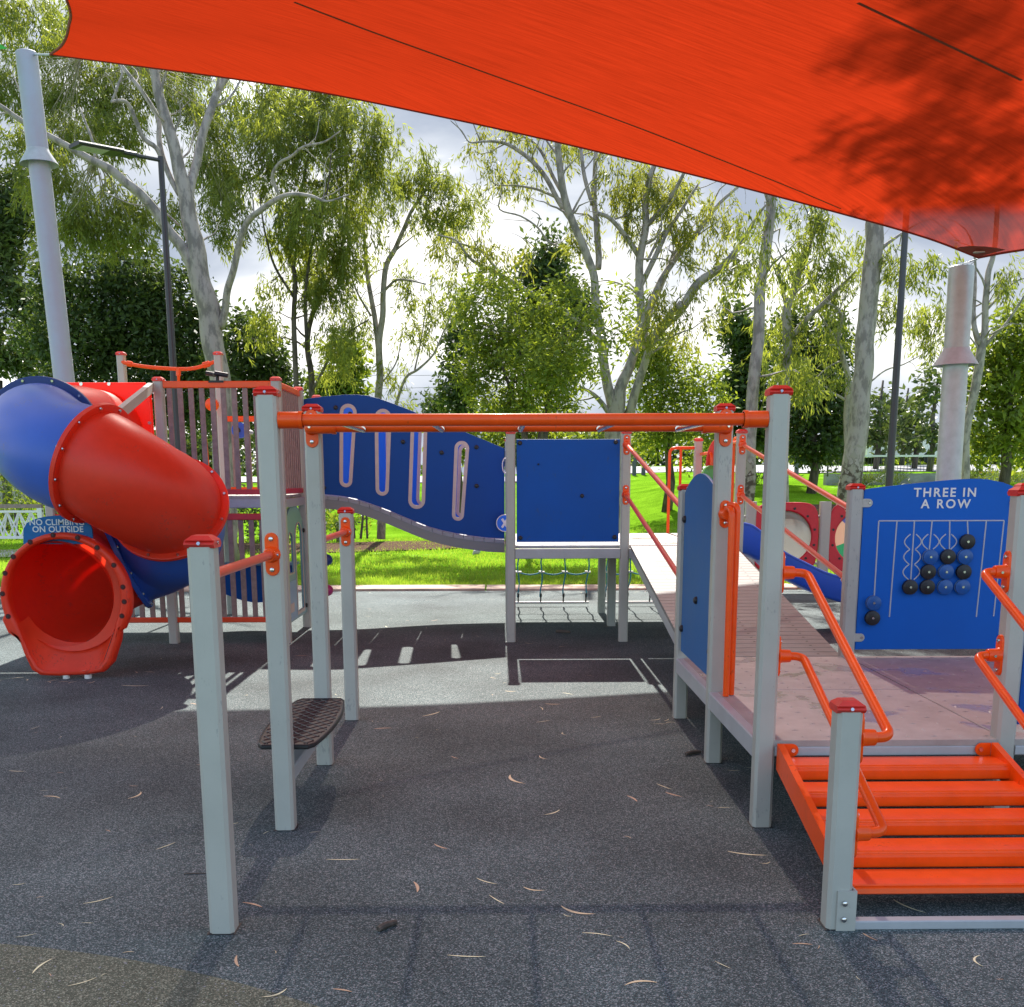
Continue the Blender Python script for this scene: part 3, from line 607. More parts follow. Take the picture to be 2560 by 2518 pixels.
# --- ramp
HR = .945
rp = thing('access_ramp', ((gx_(2)+gx_(3))/2, gy_(4)+.5, 0), 'mauve plank ramp with red handrails rising from the low deck to the rear deck', 'ramp')
ya, yb_ = gy_(3)+.012, gy_(6)-PW/2; nP = 36; xl, xr = gx_(2)+PW/2+.012, gx_(3)-.03
b = MB(); b2 = MB()
for k in range(nP):
    u0, u1 = k/nP, (k+1)/nP-.0022; y0, y1 = ya+(yb_-ya)*u0, ya+(yb_-ya)*u1; z0, z1 = DH+(HR-DH)*u0, DH+(HR-DH)*u1
    vs = [(xl, y0, z0), (xr, y0, z0), (xr, y1, z1), (xl, y1, z1)]; vs += [(p[0], p[1], p[2]-.03) for p in vs]
    b.add(vs, [[0, 1, 2, 3], [7, 6, 5, 4], [0, 4, 5, 1], [1, 5, 6, 2], [2, 6, 7, 3], [3, 7, 4, 0]])
    for xs_ in (xl+.16, (xl+xr)/2, xr-.14):
        ym, zm = (y0+y1)/2, (z0+z1)/2+.001; b2.add([(xs_-.008, ym-.008, zm-.001), (xs_+.008, ym-.008, zm-.001), (xs_+.008, ym+.008, zm+.001), (xs_-.008, ym+.008, zm+.001)], [[0, 1, 2, 3]])
o = b.build('plank_deck', M_plank, rp); b2.build('screw', mat('screw_hole', (.03, .025, .025), .6), o)
for x_ in (xl+.005, xr-.055):
    vs = [(x_, ya, DH-.032), (x_+.05, ya, DH-.032), (x_+.05, yb_, HR-.032), (x_, yb_, HR-.032)]; vs += [(p[0], p[1], p[2]-.09) for p in vs]
    MB().add(vs, [[0, 1, 2, 3], [7, 6, 5, 4], [0, 4, 5, 1], [1, 5, 6, 2], [2, 6, 7, 3], [3, 7, 4, 0]]).build('side_beam', M_beam, rp)
for i in (2, 3):
    for za, zc in ((1.90, 1.385), (1.43, .92)):
        xx = gx_(i); a = Vector((xx, gy_(6)-PW/2, za)); c = Vector((xx, gy_(3)+PW/2, zc)); d = (c-a).normalized()
        o = MB().tube([a+d*.02, c-d*.02], .0195, 16).build('handrail', M_ord, rp)
        bracket(o, a, (0, -1, 0)); bracket(o, c, (0, 1, 0))

# --- rear platform
rb = thing('rear_platform', (gx_(2), gy_(7), 0), 'raised rear deck on grey posts with a square blue panel and rope net behind', 'play platform')
for i, j in ((1, 6), (2, 6), (3, 6), (3, 8), (1, 8)): post(rb, i, j, 2.007)
for i, j in ((2, 7), (2, 8), (1, 7)):
    x_, y_ = gx_(i), gy_(j); MB().box((x_-PW/2, y_-PW/2, -.04), (x_+PW/2, y_+PW/2, HR-.03 if i == 2 else 2.0), c=.013).build('post', M_post, rb)
deck(rb, 1, 3, 6, 8, HR, set_=.03)
yq = gy_(6)-PW/2
beam(rb, (gx_(1)+PW/2, yq+.004, HR-.125), (gx_(2)-PW/2, yq+.06, HR-.0285)); beam(rb, (gx_(2)+PW/2, yq+.004, HR-.125), (gx_(3)-PW/2, yq+.06, HR-.0285))
for i in (1, 2, 3):
    for j in (6, 7): beam(rb, (gx_(i)-.03, gy_(j)+PW/2, HR-.125), (gx_(i)+.03, gy_(j+1)-PW/2, HR-.03))
for i in (1, 2): beam(rb, (gx_(i)+PW/2, gy_(8)-.03, HR-.125), (gx_(i+1)-PW/2, gy_(8)+.03, HR-.03))
x0, x1 = gx_(1)+PW/2+.012, gx_(2)-PW/2-.016
bp = plate('blue_panel', [[(x0, HR+.035), (x1, HR+.035), (x1, 1.955), (x0, 1.955)]], .018, facing(0, gy_(6)-.01, 0), M_blue, rb, .003)
ym = gy_(6)-.02
for x_, y_, r_ in ((237, 376, .022), (808, 370, .022), (607, 690, .02), (240, 940, .022), (800, 935, .022), (347, 502, .009)):
    p = P(1200+x_*.42017, 950+y_*.42017, ym); MB().tube([(p.x, ym, p.z), (p.x, ym-.014, p.z), (p.x, ym-.02, p.z)], [r_, r_*.9, r_*.5], 12).build('bolt_cover', M_blk, bp)
# orange hoops at the back exit, green wheel
def hoop(par, pts, r=.018, m=M_or): return MB().tube(fillet(pts, .07), r, 12).build('hoop', m, par)
x3, y8 = gx_(3), gy_(8)
hoop(rb, [(x3-.04, y8, 1.93), (x3-.33, y8, 1.93), (x3-.33, y8, HR-.03)])
MB().tube([(x3-.20, y8, 1.92), (x3-.20, y8, HR)], .016, 10).build('hoop_upright', M_or, rb)
hoop(rb, [(x3+.03, y8-.03, 1.86), (x3+.05, y8-.55, 1.86), (x3+.05, y8-.55, HR)])
hoop(rb, [(x3+.02, gy_(6)+.05, 1.97), (x3+.02, gy_(6)+.42, 1.97), (x3+.02, gy_(6)+.42, HR)])
for k in range(1): MB().tube([(x3, gy_(6)+.05, 1.93), (x3, gy_(7)-.05, 1.93)], .016, 10).build('hoop_upright', M_or, rb)
b = MB(); c = P(1777, 1183, gy_(7)+.5)
b.tube([(c.x, c.y+.08, c.z), (c.x, c.y+.06, c.z), (c.x, c.y-.03, c.z), (c.x, c.y-.06, c.z)], [.02, .085, .085, .05], 24); b.build('green_knob', M_green, rb)
c = P(1800, 1160, gy_(7)+.62); plate('red_plate', [ring(c.x, c.z, .16, 28, r2=.3)], .02, facing(0, c.y, 0), M_cap, rb, .004)
# round disc with a white cross on the left post
c = P(1262, 1308, gy_(7)-.07)
dd = MB().tube([(c.x, c.y+.01, c.z), (c.x, c.y-.01, c.z)], .093, 36).build('cross_disc', M_blue2, rb)
b = MB()
b.tube([(c.x+.088*math.cos(a*.1745), c.y-.011, c.z+.088*math.sin(a*.1745)) for a in range(37)], .005, 6)
for s_ in (-1, 1): b.box((-.012, -.004, -.055), (.012, .0, .055), M=Matrix.Translation((c.x, c.y-.011+.001*s_, c.z)) @ Matrix.Rotation(s_*R(33), 4, 'Y'))
b.build('white_cross', M_white, dd)
c = P(1263, 1164, gy_(7)-.07); MB().tube([(c.x+.03*math.cos(a*.1745), c.y, c.z+.075*math.sin(a*.1745)) for a in range(37)], .006, 6).build('white_oval', M_white, rb)
# net climbers
def net(x0, x1, lab):
    nt_ = bpy.data.objects.new('climbing_net', None); COL.objects.link(nt_); nt_.parent = rb; ORG[nt_.name] = ORG[rb.name]; nt_['label'] = lab
    ya, za, yb2, zb2 = gy_(8)+.06, HR-.08, gy_(8)+.62, .05; b = MB(); w = MB()
    def pos(u, v): return Vector((x0+(x1-x0)*u+.03*(v-.5)*(-1 if u < .5 else 1)*0, ya+(yb2-ya)*v, za+(zb2-za)*v))
    for k in range(4):
        u = .06+.293*k; b.tube([pos(u, v/8*.9)+Vector((.012*math.sin(v*1.3+k), 0, 0)) for v in range(9)], .0085, 8)
        for v in (.16, .5): c = pos(u, v); w.tube([c+Vector((-.035, 0, .006)), c+Vector((.035, 0, 0))], .0125, 8)
        c = pos(u, .9); w.tube([c, pos(u, .985)], .009, 8, 1); w.tube([pos(u, .84), c], .014, 8, 1)
    for v in (.16, .5):
        b.tube([pos(.06+.88*q/24, v)+Vector((0, 0, -.03*abs(math.sin(math.pi*3*q/24)))) for q in range(25)], .0085, 8)
    b.build('rope', M_rope, nt_); w.build('rope_clamp', [M_white, M_blk], nt_)
    MB().tube([pos(.02, 1), pos(.98, 1)], .017, 12).build('ground_bar', M_white, nt_)
net(gx_(1)+.06, gx_(2)-.08, 'net behind the square blue panel'); net(gx_(2)+.04, gx_(3)-.1, 'net behind the top of the ramp')
for i in (1, 2): beam(rb, (gx_(i)+PW/2, gy_(8)+.05, HR-.10), (gx_(i+1)-PW/2, gy_(8)+.09, HR-.05), 'net_rail')

# --- open blue slide to the right of the rear deck
os_ = thing('open_slide', (gx_(3)+.9, gy_(7)-.4, 0), 'open blue plastic slide running down to the right of the rear deck', 'slide')
yS = 11.0
pr = [P(*q, yS-.3) for q in ((1858, 1310), (1880, 1316), (1907, 1336), (1940, 1368), (1970, 1388), (2010, 1408), (2060, 1432), (2110, 1448), (2170, 1470), (2240, 1500), (2310, 1510))]
pr = spline(pr, 3); b = MB(); vs = []
for p in pr:
    d_ = .27 if p.x < pr[6].x else .22
    for y_, z_ in ((0, 0), (-.028, 0), (-.03, -d_), (.0, -d_-.03), (.62, -d_-.03), (.65, -d_), (.648, 0), (.62, 0), (.6, -d_+.05), (.03, -d_+.05)): vs.append((p.x, p.y+y_, p.z+z_))
n_ = 10
b.add(vs, [[i*n_+k, (i+1)*n_+k, (i+1)*n_+(k+1) % n_, i*n_+(k+1) % n_] for i in range(len(pr)-1) for k in range(n_)]+[list(range(n_)), list(range((len(pr)-1)*n_, len(pr)*n_))[::-1]], 0, True)
b.build('slide_bed', M_sblu, os_, sharp=50)
MB().tube([(p.x, p.y-.014, p.z) for p in pr], .018, 8).build('lip', M_sblu, os_)
e_ = pr[-4]; MB().cyl((e_.x, e_.y+.3, e_.z-.25), (e_.x, e_.y+.3, -.02), .03).build('support_leg', M_galv, os_)

# --- ground level bubble panels far right
bw = thing('bubble_panel_wall', (6.2, 15.0, 0), 'row of red rounded play panels with round windows and grey posts beyond the blue slide', 'play panel')
yw = 14.6
def px2(x, y, Y=yw): p = P(x, y, Y); return p.x, p.z
for (a, c, kind) in ((1884, 2050, 0), (2073, 2240, 1)):
    xa_, zt = px2(a, 1256); xb2, _ = px2(c, 1256); zb3 = px2(a, 1430)[1]
    cx_, cz_ = (xa_+xb2)/2, (zt+zb3)/2; hw, hh = (xb2-xa_)/2, (zt-zb3)/2
    lp = []
    for k in range(48):
        an = 2*math.pi*k/48; q = 5.0; ca, sa = math.cos(an), math.sin(an); r_ = (abs(ca)**q+abs(sa)**q)**(-1/q)
        lp.append((cx_+hw*r_*ca*(1-.04*abs(sa)), cz_+hh*r_*sa))
    hr = hw*.78
    rpn = plate('red_panel', [lp, ring(cx_, cz_, hr, 40)], .07, facing(0, yw, 0), mat('red_play_panel', (.60, .012, .03), .4, noise_amt=.08), bw, .02)
    b = MB()
    for k in range(12):
        an = R(15+30*k); b.tube([(cx_+(hr+.05)*math.cos(an), yw-.03, cz_+(hr+.05)*math.sin(an)), (cx_+(hr+.05)*math.cos(an), yw-.042, cz_+(hr+.05)*math.sin(an))], .018, 8)
    b.build('bolt', M_blk, rpn)
    if kind == 0:
        vs = [(cx_, yw-.13, cz_)]; fs = []
        for m2, (rr_, dy) in enumerate(((hr*.35, -.12), (hr*.7, -.09), (hr*.92, -.045), (hr+.005, 0))):
            for k in range(32): an = 6.2832*k/32; vs.append((cx_+rr_*math.cos(an), yw+dy, cz_+rr_*math.sin(an)))
        for k in range(32): fs.append([0, 1+k, 1+(k+1) % 32])
        for m2 in range(3):
            for k in range(32): fs.append([1+m2*32+k, 1+(m2+1)*32+k, 1+(m2+1)*32+(k+1) % 32, 1+m2*32+(k+1) % 32])
        MB().add(vs, fs, 0, True).build('bubble_window', M_glass, rpn)
    else:
        cols = [(.02, .16, .10), (.05, .06, .22), (.42, .25, .18), (.02, .18, .08), (.12, .05, .25), (.45, .3, .2)]
        b = MB(); ms = [mat('stained_segment', c_, .3, trans=.4) for c_ in cols]
        for s2 in range(6):
            vs = [(cx_, yw, cz_)]+[(cx_+hr*math.cos(R(60*s2+10*k+20)), yw+.002, cz_+hr*math.sin(R(60*s2+10*k+20))) for k in range(7)]
            b.add(vs, [[0, k+1, k+2] for k in range(6)], s2)
        b.build('coloured_window', ms, rpn)
for x_ in (2062, 1876, 2252):
    p = P(x_, 1300, yw+.0); b = MB(); b.box((p.x-.075, yw-.05, -.04), (p.x+.075, yw+.06, px2(x_, 1254)[1]), c=.02)
    for z_ in (.4, 1.05): b.cyl((p.x-.13, yw, z_), (p.x+.13, yw, z_), .02, 10)
    b.build('post', M_post, bw)
# --- arched bridge between tower and rear deck
br = thing('arched_bridge', (gx_(0), gy_(7)+.5, 0), 'curved grey walkway between two wavy dark blue side boards with long pale slots', 'bridge')
def Rg(x, y, Y): p = P(600+x*.42017, 900+y*.42017, Y); return (p.x, p.z)
yb1, yb2 = gy_(7)-.0, gy_(8)-.04
xL, xR_ = gx_(-1)+PW/2+.01, gx_(1)-PW/2-.01
topz = [(300, 245), (380, 233), (500, 218), (630, 207), (700, 207), (760, 212), (830, 231), (900, 256), (990, 290), (1080, 327), (1220, 380), (1360, 438), (1470, 483), (1575, 527)]
botz = [(1575, 1062), (1480, 1058), (1400, 1048), (1300, 1034), (1200, 1012), (1120, 990), (1050, 963), (975, 932), (900, 900), (830, 873), (760, 848), (690, 826), (620, 811), (550, 803), (480, 799), (300, 797)]
def clampx(lp):
    return [(min(max(a, xL), xR_), c) for a, c in lp]
slots = [((645, 285, 28), (631, 735, 16)), ((852, 315, 28), (847, 785, 17)), ((1066, 365, 27), (1052, 863, 27)), ((1320, 505, 22), (1297, 935, 14))]
def stad(a, c, n=10):
    """outline of a tapered slot between two circles (x,z,r)"""
    (x1, z1, r1), (x2, z2, r2) = a, c; out = []
    for k in range(n+1): an = R(180*k/n); out.append((x1+r1*math.cos(an), z1+r1*math.sin(an)))
    for k in range(n+1): an = R(180+180*k/n); out.append((x2+r2*math.cos(an), z2+r2*math.sin(an)))
    return out
SL = []
kpx = 0
for a, c in slots:
    pa = Rg(a[0], a[1]+a[2], yb1); pc = Rg(c[0], c[1]-c[2], yb1); s_ = .42017*11.1/2597
    SL.append(((pa[0], pa[1], a[2]*s_*1.04), (pc[0], pc[1], c[2]*s_*1.1)))
for nm, yy, mm, rev in (('side_board', yb1, mat('bridge_blue_board', (.004, .065, .30), .5, spec=.25, noise_amt=.08, nscale=2), 0), ('side_board', yb2, M_blue2, 1)):  # far board gets a brighter blue: the sun on it is painted in
    lp = clampx([Rg(x, y, yb1) for x, y in botz+topz])
    o = plate(nm, [lp]+[stad(a, c) for a, c in SL], .019, facing(0, yy, 0), mm, br, .003)
    for a, c in SL:
        d_ = .037
        plate('slot_border', [stad((a[0], a[1], a[2]+d_), (c[0], c[1], c[2]+d_)), stad((a[0], a[1], a[2]-.001), (c[0], c[1], c[2]-.001))], .006, facing(0, yy-.0125, 0), M_pink, o, .0015)
    for x_, y_ in ((570, 284), (970, 488), (1407, 520), (1200, 552), (1408, 750), (500, 760)):
        q = Rg(x_, y_, yb1); MB().tube([(q[0], yy-.009, q[1]), (q[0], yy-.024, q[1]), (q[0], yy-.03, q[1])], [.024, .022, .012], 12).build('bolt_cover', M_blk, o)
# two braces across the far board
wz = [Rg(x, y, yb1) for x, y in botz[::-1]]; wz = clampx(wz)
def wf(x):
    for (a, c), (d, e_) in zip(wz, wz[1:]):
        if a <= x <= d and d > a: return c+(e_-c)*(x-a)/(d-a)
    return wz[-1][1] if x > wz[-1][0] else wz[0][1]
b = MB(); nP = 19
for k in range(nP):
    a, c = xL+(xR_-xL)*k/nP, xL+(xR_-xL)*(k+1)/nP-.005
    za, zc = wf(a)-.012, wf(c)-.012
    vs = [(a, yb1-.02, za), (c, yb1-.02, zc), (c, yb2+.03, zc), (a, yb2+.03, za)]; vs += [(p[0], p[1], p[2]-.038) for p in vs]
    b.add(vs, [[0, 1, 2, 3], [7, 6, 5, 4], [0, 4, 5, 1], [1, 5, 6, 2], [2, 6, 7, 3], [3, 7, 4, 0]])
b.build('walkway', M_gplank, br)
for yy in (yb1-.015, yb2-.02):
    b = MB(); xs = [xL+(xR_-xL)*k/24 for k in range(25)]; vs = []
    for x_ in xs: z_ = wf(x_)-.051; vs += [(x_, yy, z_), (x_, yy+.045, z_), (x_, yy+.045, z_-.10), (x_, yy, z_-.10)]
    b.add(vs, [[i*4+k, (i+1)*4+k, (i+1)*4+(k+1) % 4, i*4+(k+1) % 4] for i in range(24) for k in range(4)]+[[0, 1, 2, 3], [99, 98, 97, 96]], 0, False).build('side_beam', mat('bridge_beam', (.24, .235, .23), .45), br)

# --- slide tower
tw = thing('slide_tower', (gx_(-2), gy_(7), 0), 'tall play tower with brown slatted barriers, orange rails and a raised grey deck', 'play tower')
TH = 1.43
for i, j in ((-3, 6), (-2, 6), (-1, 6), (-1, 7), (-1, 8)): post(tw, i, j, 2.497)
for i in (-3, -2): post(tw, i, 8, P(539, 888, gy_(8)).z)
deck(tw, -3, -1, 6, 8, TH)
yq = gy_(6)-PW/2
for i in (-3, -2): beam(tw, (gx_(i)+PW/2, yq+.004, TH-.115), (gx_(i+1)-PW/2, yq+.06, TH-.0285))
for i in (-3, -1):
    for j in (6, 7): beam(tw, (gx_(i)-.03, gy_(j)+PW/2, TH-.115), (gx_(i)+.03, gy_(j+1)-PW/2, TH-.03))
def barrier(par, a, c, zt, zbm, n, mt, mbm, th=.062):
    """slats between a top and a bottom rail; a, c = ends (x, y)"""
    a = Vector((*a, 0)); c = Vector((*c, 0)); L_ = (c-a).length; Mx = Matrix.Translation(a) @ Matrix.Rotation(math.atan2(c.y-a.y, c.x-a.x), 4, 'Z')
    g = bpy.data.objects.new('slat_barrier', None); COL.objects.link(g); g.parent = par; ORG[g.name] = ORG[par.name]
    MB().box((0, -.02, zt-th), (L_, .02, zt), c=.006, M=Mx).build('top_rail', mt, g)
    MB().box((0, -.02, zbm), (L_, .02, zbm+.052), c=.006, M=Mx).build('bottom_rail', mbm, g)
    for k in range(n):
        x_ = L_*(k+.5)/n; MB().box((x_-.025, -.008, zbm+.05), (x_+.025, .008, zt-th+.002), c=.003, M=Mx).build('slat', M_slat, g)
    return g
xa, xb, xc = gx_(-3), gx_(-2), gx_(-1); ym = gy_(6); h = PW/2
barrier(tw, (xb+h, ym), (xc-h, ym), P(600, 953, ym).z, TH+.012, 10, M_or, M_rdr)
barrier(tw, (xc, gy_(6)+h), (xc, gy_(7)-h), P(600, 953, ym).z, TH+.012, 10, M_or, M_rdr)
barrier(tw, (xb+h, gy_(8)), (xc-h, gy_(8)), 2.30, TH+.012, 6, M_or, M_or)
zt2, zb2_ = P(600, 1284, ym).z, P(600, 1556, ym).z
barrier(tw, (xb+h, ym), (xc-h, ym), zt2, zb2_, 10, M_rdr, M_ord); barrier(tw, (xa+h, ym), (xb-h, ym), zt2, zb2_, 10, M_ord, M_ord)
# curved overhead bar and pole
y8 = gy_(8)
bar = [P(300, 902, y8), P(318, 909, y8-.05), P(370, 918, y8-.05), P(446, 923, y8), P(485, 921, y8), P(520, 911, y8), P(536, 905, y8)]
o = MB().tube(spline(bar, 4), .021, 14).build('curved_bar', M_or, tw)
b = MB(); q = P(318, 909, y8-.05); q2 = P(330, 911, y8-.05); b.tube([q, q2], .032, 12); q = P(508, 914, y8); q2 = P(524, 909, y8); b.tube([q, q2], .034, 12); q = P(446, 919, y8); b.tube([q, P(446, 940, y8)], .028, 12); b.build('bar_clamp', M_or, o)
pl = [P(446, 923, y8), P(447, 970, y8+.03), P(452, 1040, y8+.1), P(461, 1130, y8+.2)]; pl.append(Vector((pl[-1].x+.04, pl[-1].y+.15, .8))); pl.append(Vector((pl[-2].x+.08, pl[-2].y+.3, 0)))
MB().tube(spline(pl, 5), .017, 10).build('climbing_pole', M_or, tw)
MB().tube(spline([P(509, 1003, y8-.1), P(512, 1060, y8-.05), P(522, 1180, y8), P(526, 1240, y8)], 4), .012, 8).build('climbing_pole', M_or, tw)
c = P(531, 1012, y8-.2); MB().tube([(c.x, c.y, c.z), (c.x, c.y-.05, c.z), (c.x, c.y-.07, c.z)], [.075, .07, .04], 20).build('orange_cap', M_or, tw)
# periscope handles and steering disc
b = MB(); ym = gy_(6)
for px_, py_, dy in ((530, 936, .12), (552, 936, -.02)):
    c = P(px_, py_, ym+dy); b.tube([c+Vector((-.055, .0, .01)), c+Vector((.065, 0, -.01))], .022, 14)
c = P(543, 940, ym+.03); b.tube([c, Vector((c.x, c.y, P(543, 956, ym).z))], .017, 12); b.box((c.x-.07, ym-.03, P(543, 956, ym).z-.004), (c.x+.07, ym+.06, P(543, 953, ym).z+.004)); b.tube([P(530, 936, ym+.12), P(552, 936, ym-.02)], .012, 8)
b.build('black_handle', M_blk, tw)
c = P(600, 1076, ym+.55); o = MB().tube([c, c+Vector((0, -.03, 0)), c+Vector((0, -.036, 0))], [.078, .078, .07], 28).build('blue_wheel', M_sblu, tw)
MB().tube([c+Vector((-.012, -.03, 0)), c+Vector((-.012, -.05, 0))], .026, 16).build('hub', M_blk, o)
MB().cyl(c, c+Vector((0, .5, 0)), .02).build('wheel_arm', M_galv, tw)
# shop counter and castle board below the deck
lp = [(xb+.15, .68), (xb+.15, .40)]+[(xb+.15+(xc-xb-.25)*k/12, .40-.13*math.sin(math.pi*k/12)) for k in range(13)]+[(xc-.1, .68)]
plate('counter_front', [lp], .018, facing(0, gy_(7), 0), M_blue, tw, .003)
MB().box((xb+.12, gy_(7)-.12, .68), (xc-.08, gy_(7)+.1, .705), c=.004).build('counter_top', M_lblue, tw)
yA, yB = gy_(6)+h+.005, gy_(7)-h-.005
lp = [(yA, .17), (yB, .17), (yB, 1.10)]+[(yB-(yB-yA)*k/12, 1.10+.24*math.sin(math.pi*k/12)**.8) for k in range(1, 12)]+[(yA, 1.08)]
def arch(a, c, z0, z1, n=10): r_ = (c-a)/2; return [(a, z0), (c, z0), (c, z1-r_)]+[(c-r_+r_*math.cos(R(180*k/n)), z1-r_+r_*math.sin(R(180*k/n))) for k in range(1, n)]+[(a, z1-r_)]
h1, h2 = arch(yA+.16, yA+.38, .66, 1.06), arch(yA+.52, yA+.86, .24, 1.14)
o = plate('castle_board', [lp, h1, h2], .018, side(xc+.0, 0, 0), M_teal, tw, .003)
for hh in (h1, h2):
    cx_, cz_ = sum(p[0] for p in hh)/len(hh), sum(p[1] for p in hh)/len(hh)
    plate('opening_border', [[(cx_+(a-cx_)*1.14, cz_+(c-cz_)*1.05) for a, c in hh], [(cx_+(a-cx_)*1.005, cz_+(c-cz_)*1.002) for a, c in hh]], .006, side(xc+.0125, 0, 0), M_pink, o, .001)
plate('lower_section', [[(yA+.02, .19), (yA+.46, .19), (yA+.46, .58), (yA+.02, .58)]], .006, side(xc+.0125, 0, 0), M_lblue, o, .001)
plate('pale_square', [[(yA+.12, .27), (yA+.3, .27), (yA+.3, .36), (yA+.12, .36)]], .004, side(xc+.0165, 0, 0), M_pink, o, .001)
for y_, z_ in ((yA+.05, 1.03), (yB-.05, 1.05), (yA+.05, .23), (yB-.05, .25)): MB().tube([(xc+.009, y_, z_), (xc+.025, y_, z_), (xc+.03, y_, z_)], [.024, .022, .012], 12).build('bolt_cover', M_blk, o)
for px_, py_, mm in ((817, 1400, M_dkblu), (819, 1476, mat('magenta_ball', (.45, .03, .16), .35))):
    c = P(px_, py_, gy_(7)+.1); MB().tube([c+Vector((0, s_, 0)) for s_ in (-.05, -.04, -.015, .015, .04, .05)], [.02, .045, .062, .062, .045, .02], 20).build('spinner_ball', mm, tw)
MB().cyl((gx_(-1)+.17, gy_(7)+.1, .3), (gx_(-1)+.17, gy_(7)+.1, 1.2), .012).build('spinner_rod', M_steel, tw)
# info label on the front post
b = MB().box((gx_(-2)-.02, gy_(6)-PW/2-.002, .50), (gx_(-2)+.02, gy_(6)-PW/2-.0005, .66)).build('rating_label', mat('worn_label', (.55, .55, .55), .5, noise_amt=.5, nscale=160), tw)

# --- tube slide
ts = thing('tube_slide', (-3.4, 8.6, 0), 'spiral tube slide of red and blue plastic sections with a red flared exit hood', 'slide')
path = [(-3.77, 10.06, 1.98), (-3.77, 9.55, 1.98), P(112, 1089, 9.02), P(112, 1104, 8.68), P(160, 1136, 8.40), P(236, 1160, 8.28), P(300, 1196, 8.27), P(370, 1236, 8.40), P(424, 1270, 8.66), (-2.80, 8.94, 1.14), (-3.0, 9.14, 1.02), (-3.28, 9.16, .92), (-3.50, 9.0, .80), (-3.55, 8.68, .72), (-3.55, 8.40, .68)]
sp = spline(path, 8); RT = .428
secs = [(0, 2, M_sred), (2, 5, M_sblu), (5, 8, M_sred), (8, 11, M_sblu), (11, 14, M_sred)]
for a, c, m_2 in secs:
    pts = sp[a*8:c*8+1]; b = MB()
    n_ = 48
    b.tube(pts, [RT]*len(pts), n_, 0, caps=False); b.tube([p for p in pts], [RT-.008]*len(pts), n_, 0, caps=False)
    b.build('tube_section', m_2, ts, sharp=60)
def flange(k, m_2, w=.055, t_=.02, nb=12, both=True):
    p = sp[k*8]; a, c = sp[max(0, k*8-1)], sp[min(len(sp)-1, k*8+1)]; d = (c-a).normalized()
    b = MB(); b.tube([p-d*t_, p-d*t_*.9, p+d*t_*.9, p+d*t_], [RT+w*.9, RT+w, RT+w, RT+w*.9], 56, 0, caps=False)
    for s_ in (-1, 1): b.tube([p+d*t_*s_, p+d*(t_+.001)*s_], [RT-.003, RT+w*.9][::1], 56, 0, caps=False)
    u = d.cross(Vector((0, 0, 1))).normalized(); v = d.cross(u)
    for q in range(nb):
        an = 6.2832*(q+.5)/nb; c0 = p+(u*math.cos(an)+v*math.sin(an))*(RT+w*.55)
        for s_ in (-1, 1): b.tube([c0+d*s_*t_, c0+d*s_*(t_+.012)], [.014, .011], 8, 1)
    return b.build('joint_flange', [m_2, M_steel], ts, sharp=40)
flange(2, M_dkblu); flange(5, M_sred); flange(8, M_sred); flange(11, M_sblu)
# entry plate between the tower posts
xp0, xp1 = gx_(-3)+PW/2+.01, gx_(-2)-PW/2-.01; zc = 1.98
lp = [(xp0, TH+.03), (xp1, TH+.03), (xp1, TH+.4), (xp1-.03, TH+.55), (xp1, TH+.7), (xp1, 2.42), (xp1-.06, 2.49), (xp0+.06, 2.49), (xp0, 2.42)]
lp = [(xp0, TH+.03), (xp1, TH+.03), (xp1, 2.42), (xp1-.05, 2.48), (xp0+.05, 2.48), (xp0, 2.42)]
o = plate('entry_plate', [lp, ring(-3.77, zc, RT-.01, 48)], .05, facing(0, gy_(6)-.06, 0), M_sred, ts, .02)
b = MB()
for q in range(12): an = R(30*q+15); b.tube([(-3.77+.5*math.cos(an), gy_(6)-.085, zc+.5*math.sin(an)), (-3.77+.5*math.cos(an), gy_(6)-.10, zc+.5*math.sin(an))], .016, 8)
b.build('bolt', M_steel, o)
# strut from the tower post to the joint
a = P(378, 968, gy_(6)-.06); c = P(300, 1032, 8.5); u = (c-a).normalized(); s_ = u.cross(Vector((0, 0, 1))).normalized(); v = s_.cross(u); b = MB(); vs = []
for p in (a, c):
    for q in ((-1, -1), (1, -1), (1, 1), (-1, 1)): vs.append(p+s_*.025*q[0]+v*.04*q[1])
b.add(vs, [[0, 1, 5, 4], [1, 2, 6, 5], [2, 3, 7, 6], [3, 0, 4, 7], [0, 3, 2, 1], [4, 5, 6, 7]]).build('support_strut', M_post, ts)
# exit hood
YE = 8.40
def E1(x, y): p = P(x*.47267, 850+y*.47267, YE-.10); return (p.x, p.z)
cx_, cz_ = E1(345, 1365); ro = E1(690, 1365)[0]-cx_; ri = RT-.004
outer = [(cx_+ro*math.cos(R(a)), cz_+ro*math.sin(R(a))) for a in range(-15, 196, 7)]
outer += [E1(*q) for q in ((8, 1480), (40, 1550), (100, 1590), (125, 1660), (165, 1745), (215, 1775), (300, 1778), (450, 1772), (545, 1758), (597, 1705), (612, 1650), (632, 1590), (636, 1540), (655, 1530))]
icx, icz = E1(338, 1352); rin = .447
inner = [(icx+rin*math.cos(R(a)), icz+rin*math.sin(R(a))) for a in range(-28, 209, 6)]
inner += [E1(*q) for q in ((92, 1500), (135, 1600), (165, 1665), (205, 1725), (240, 1745), (330, 1747), (450, 1742), (520, 1730), (550, 1690), (575, 1620), (605, 1530))]
o = plate('exit_hood', [outer, inner], .11, facing(0, YE-.055, 0), M_sredx, ts, .03, segs=4)
hood = o
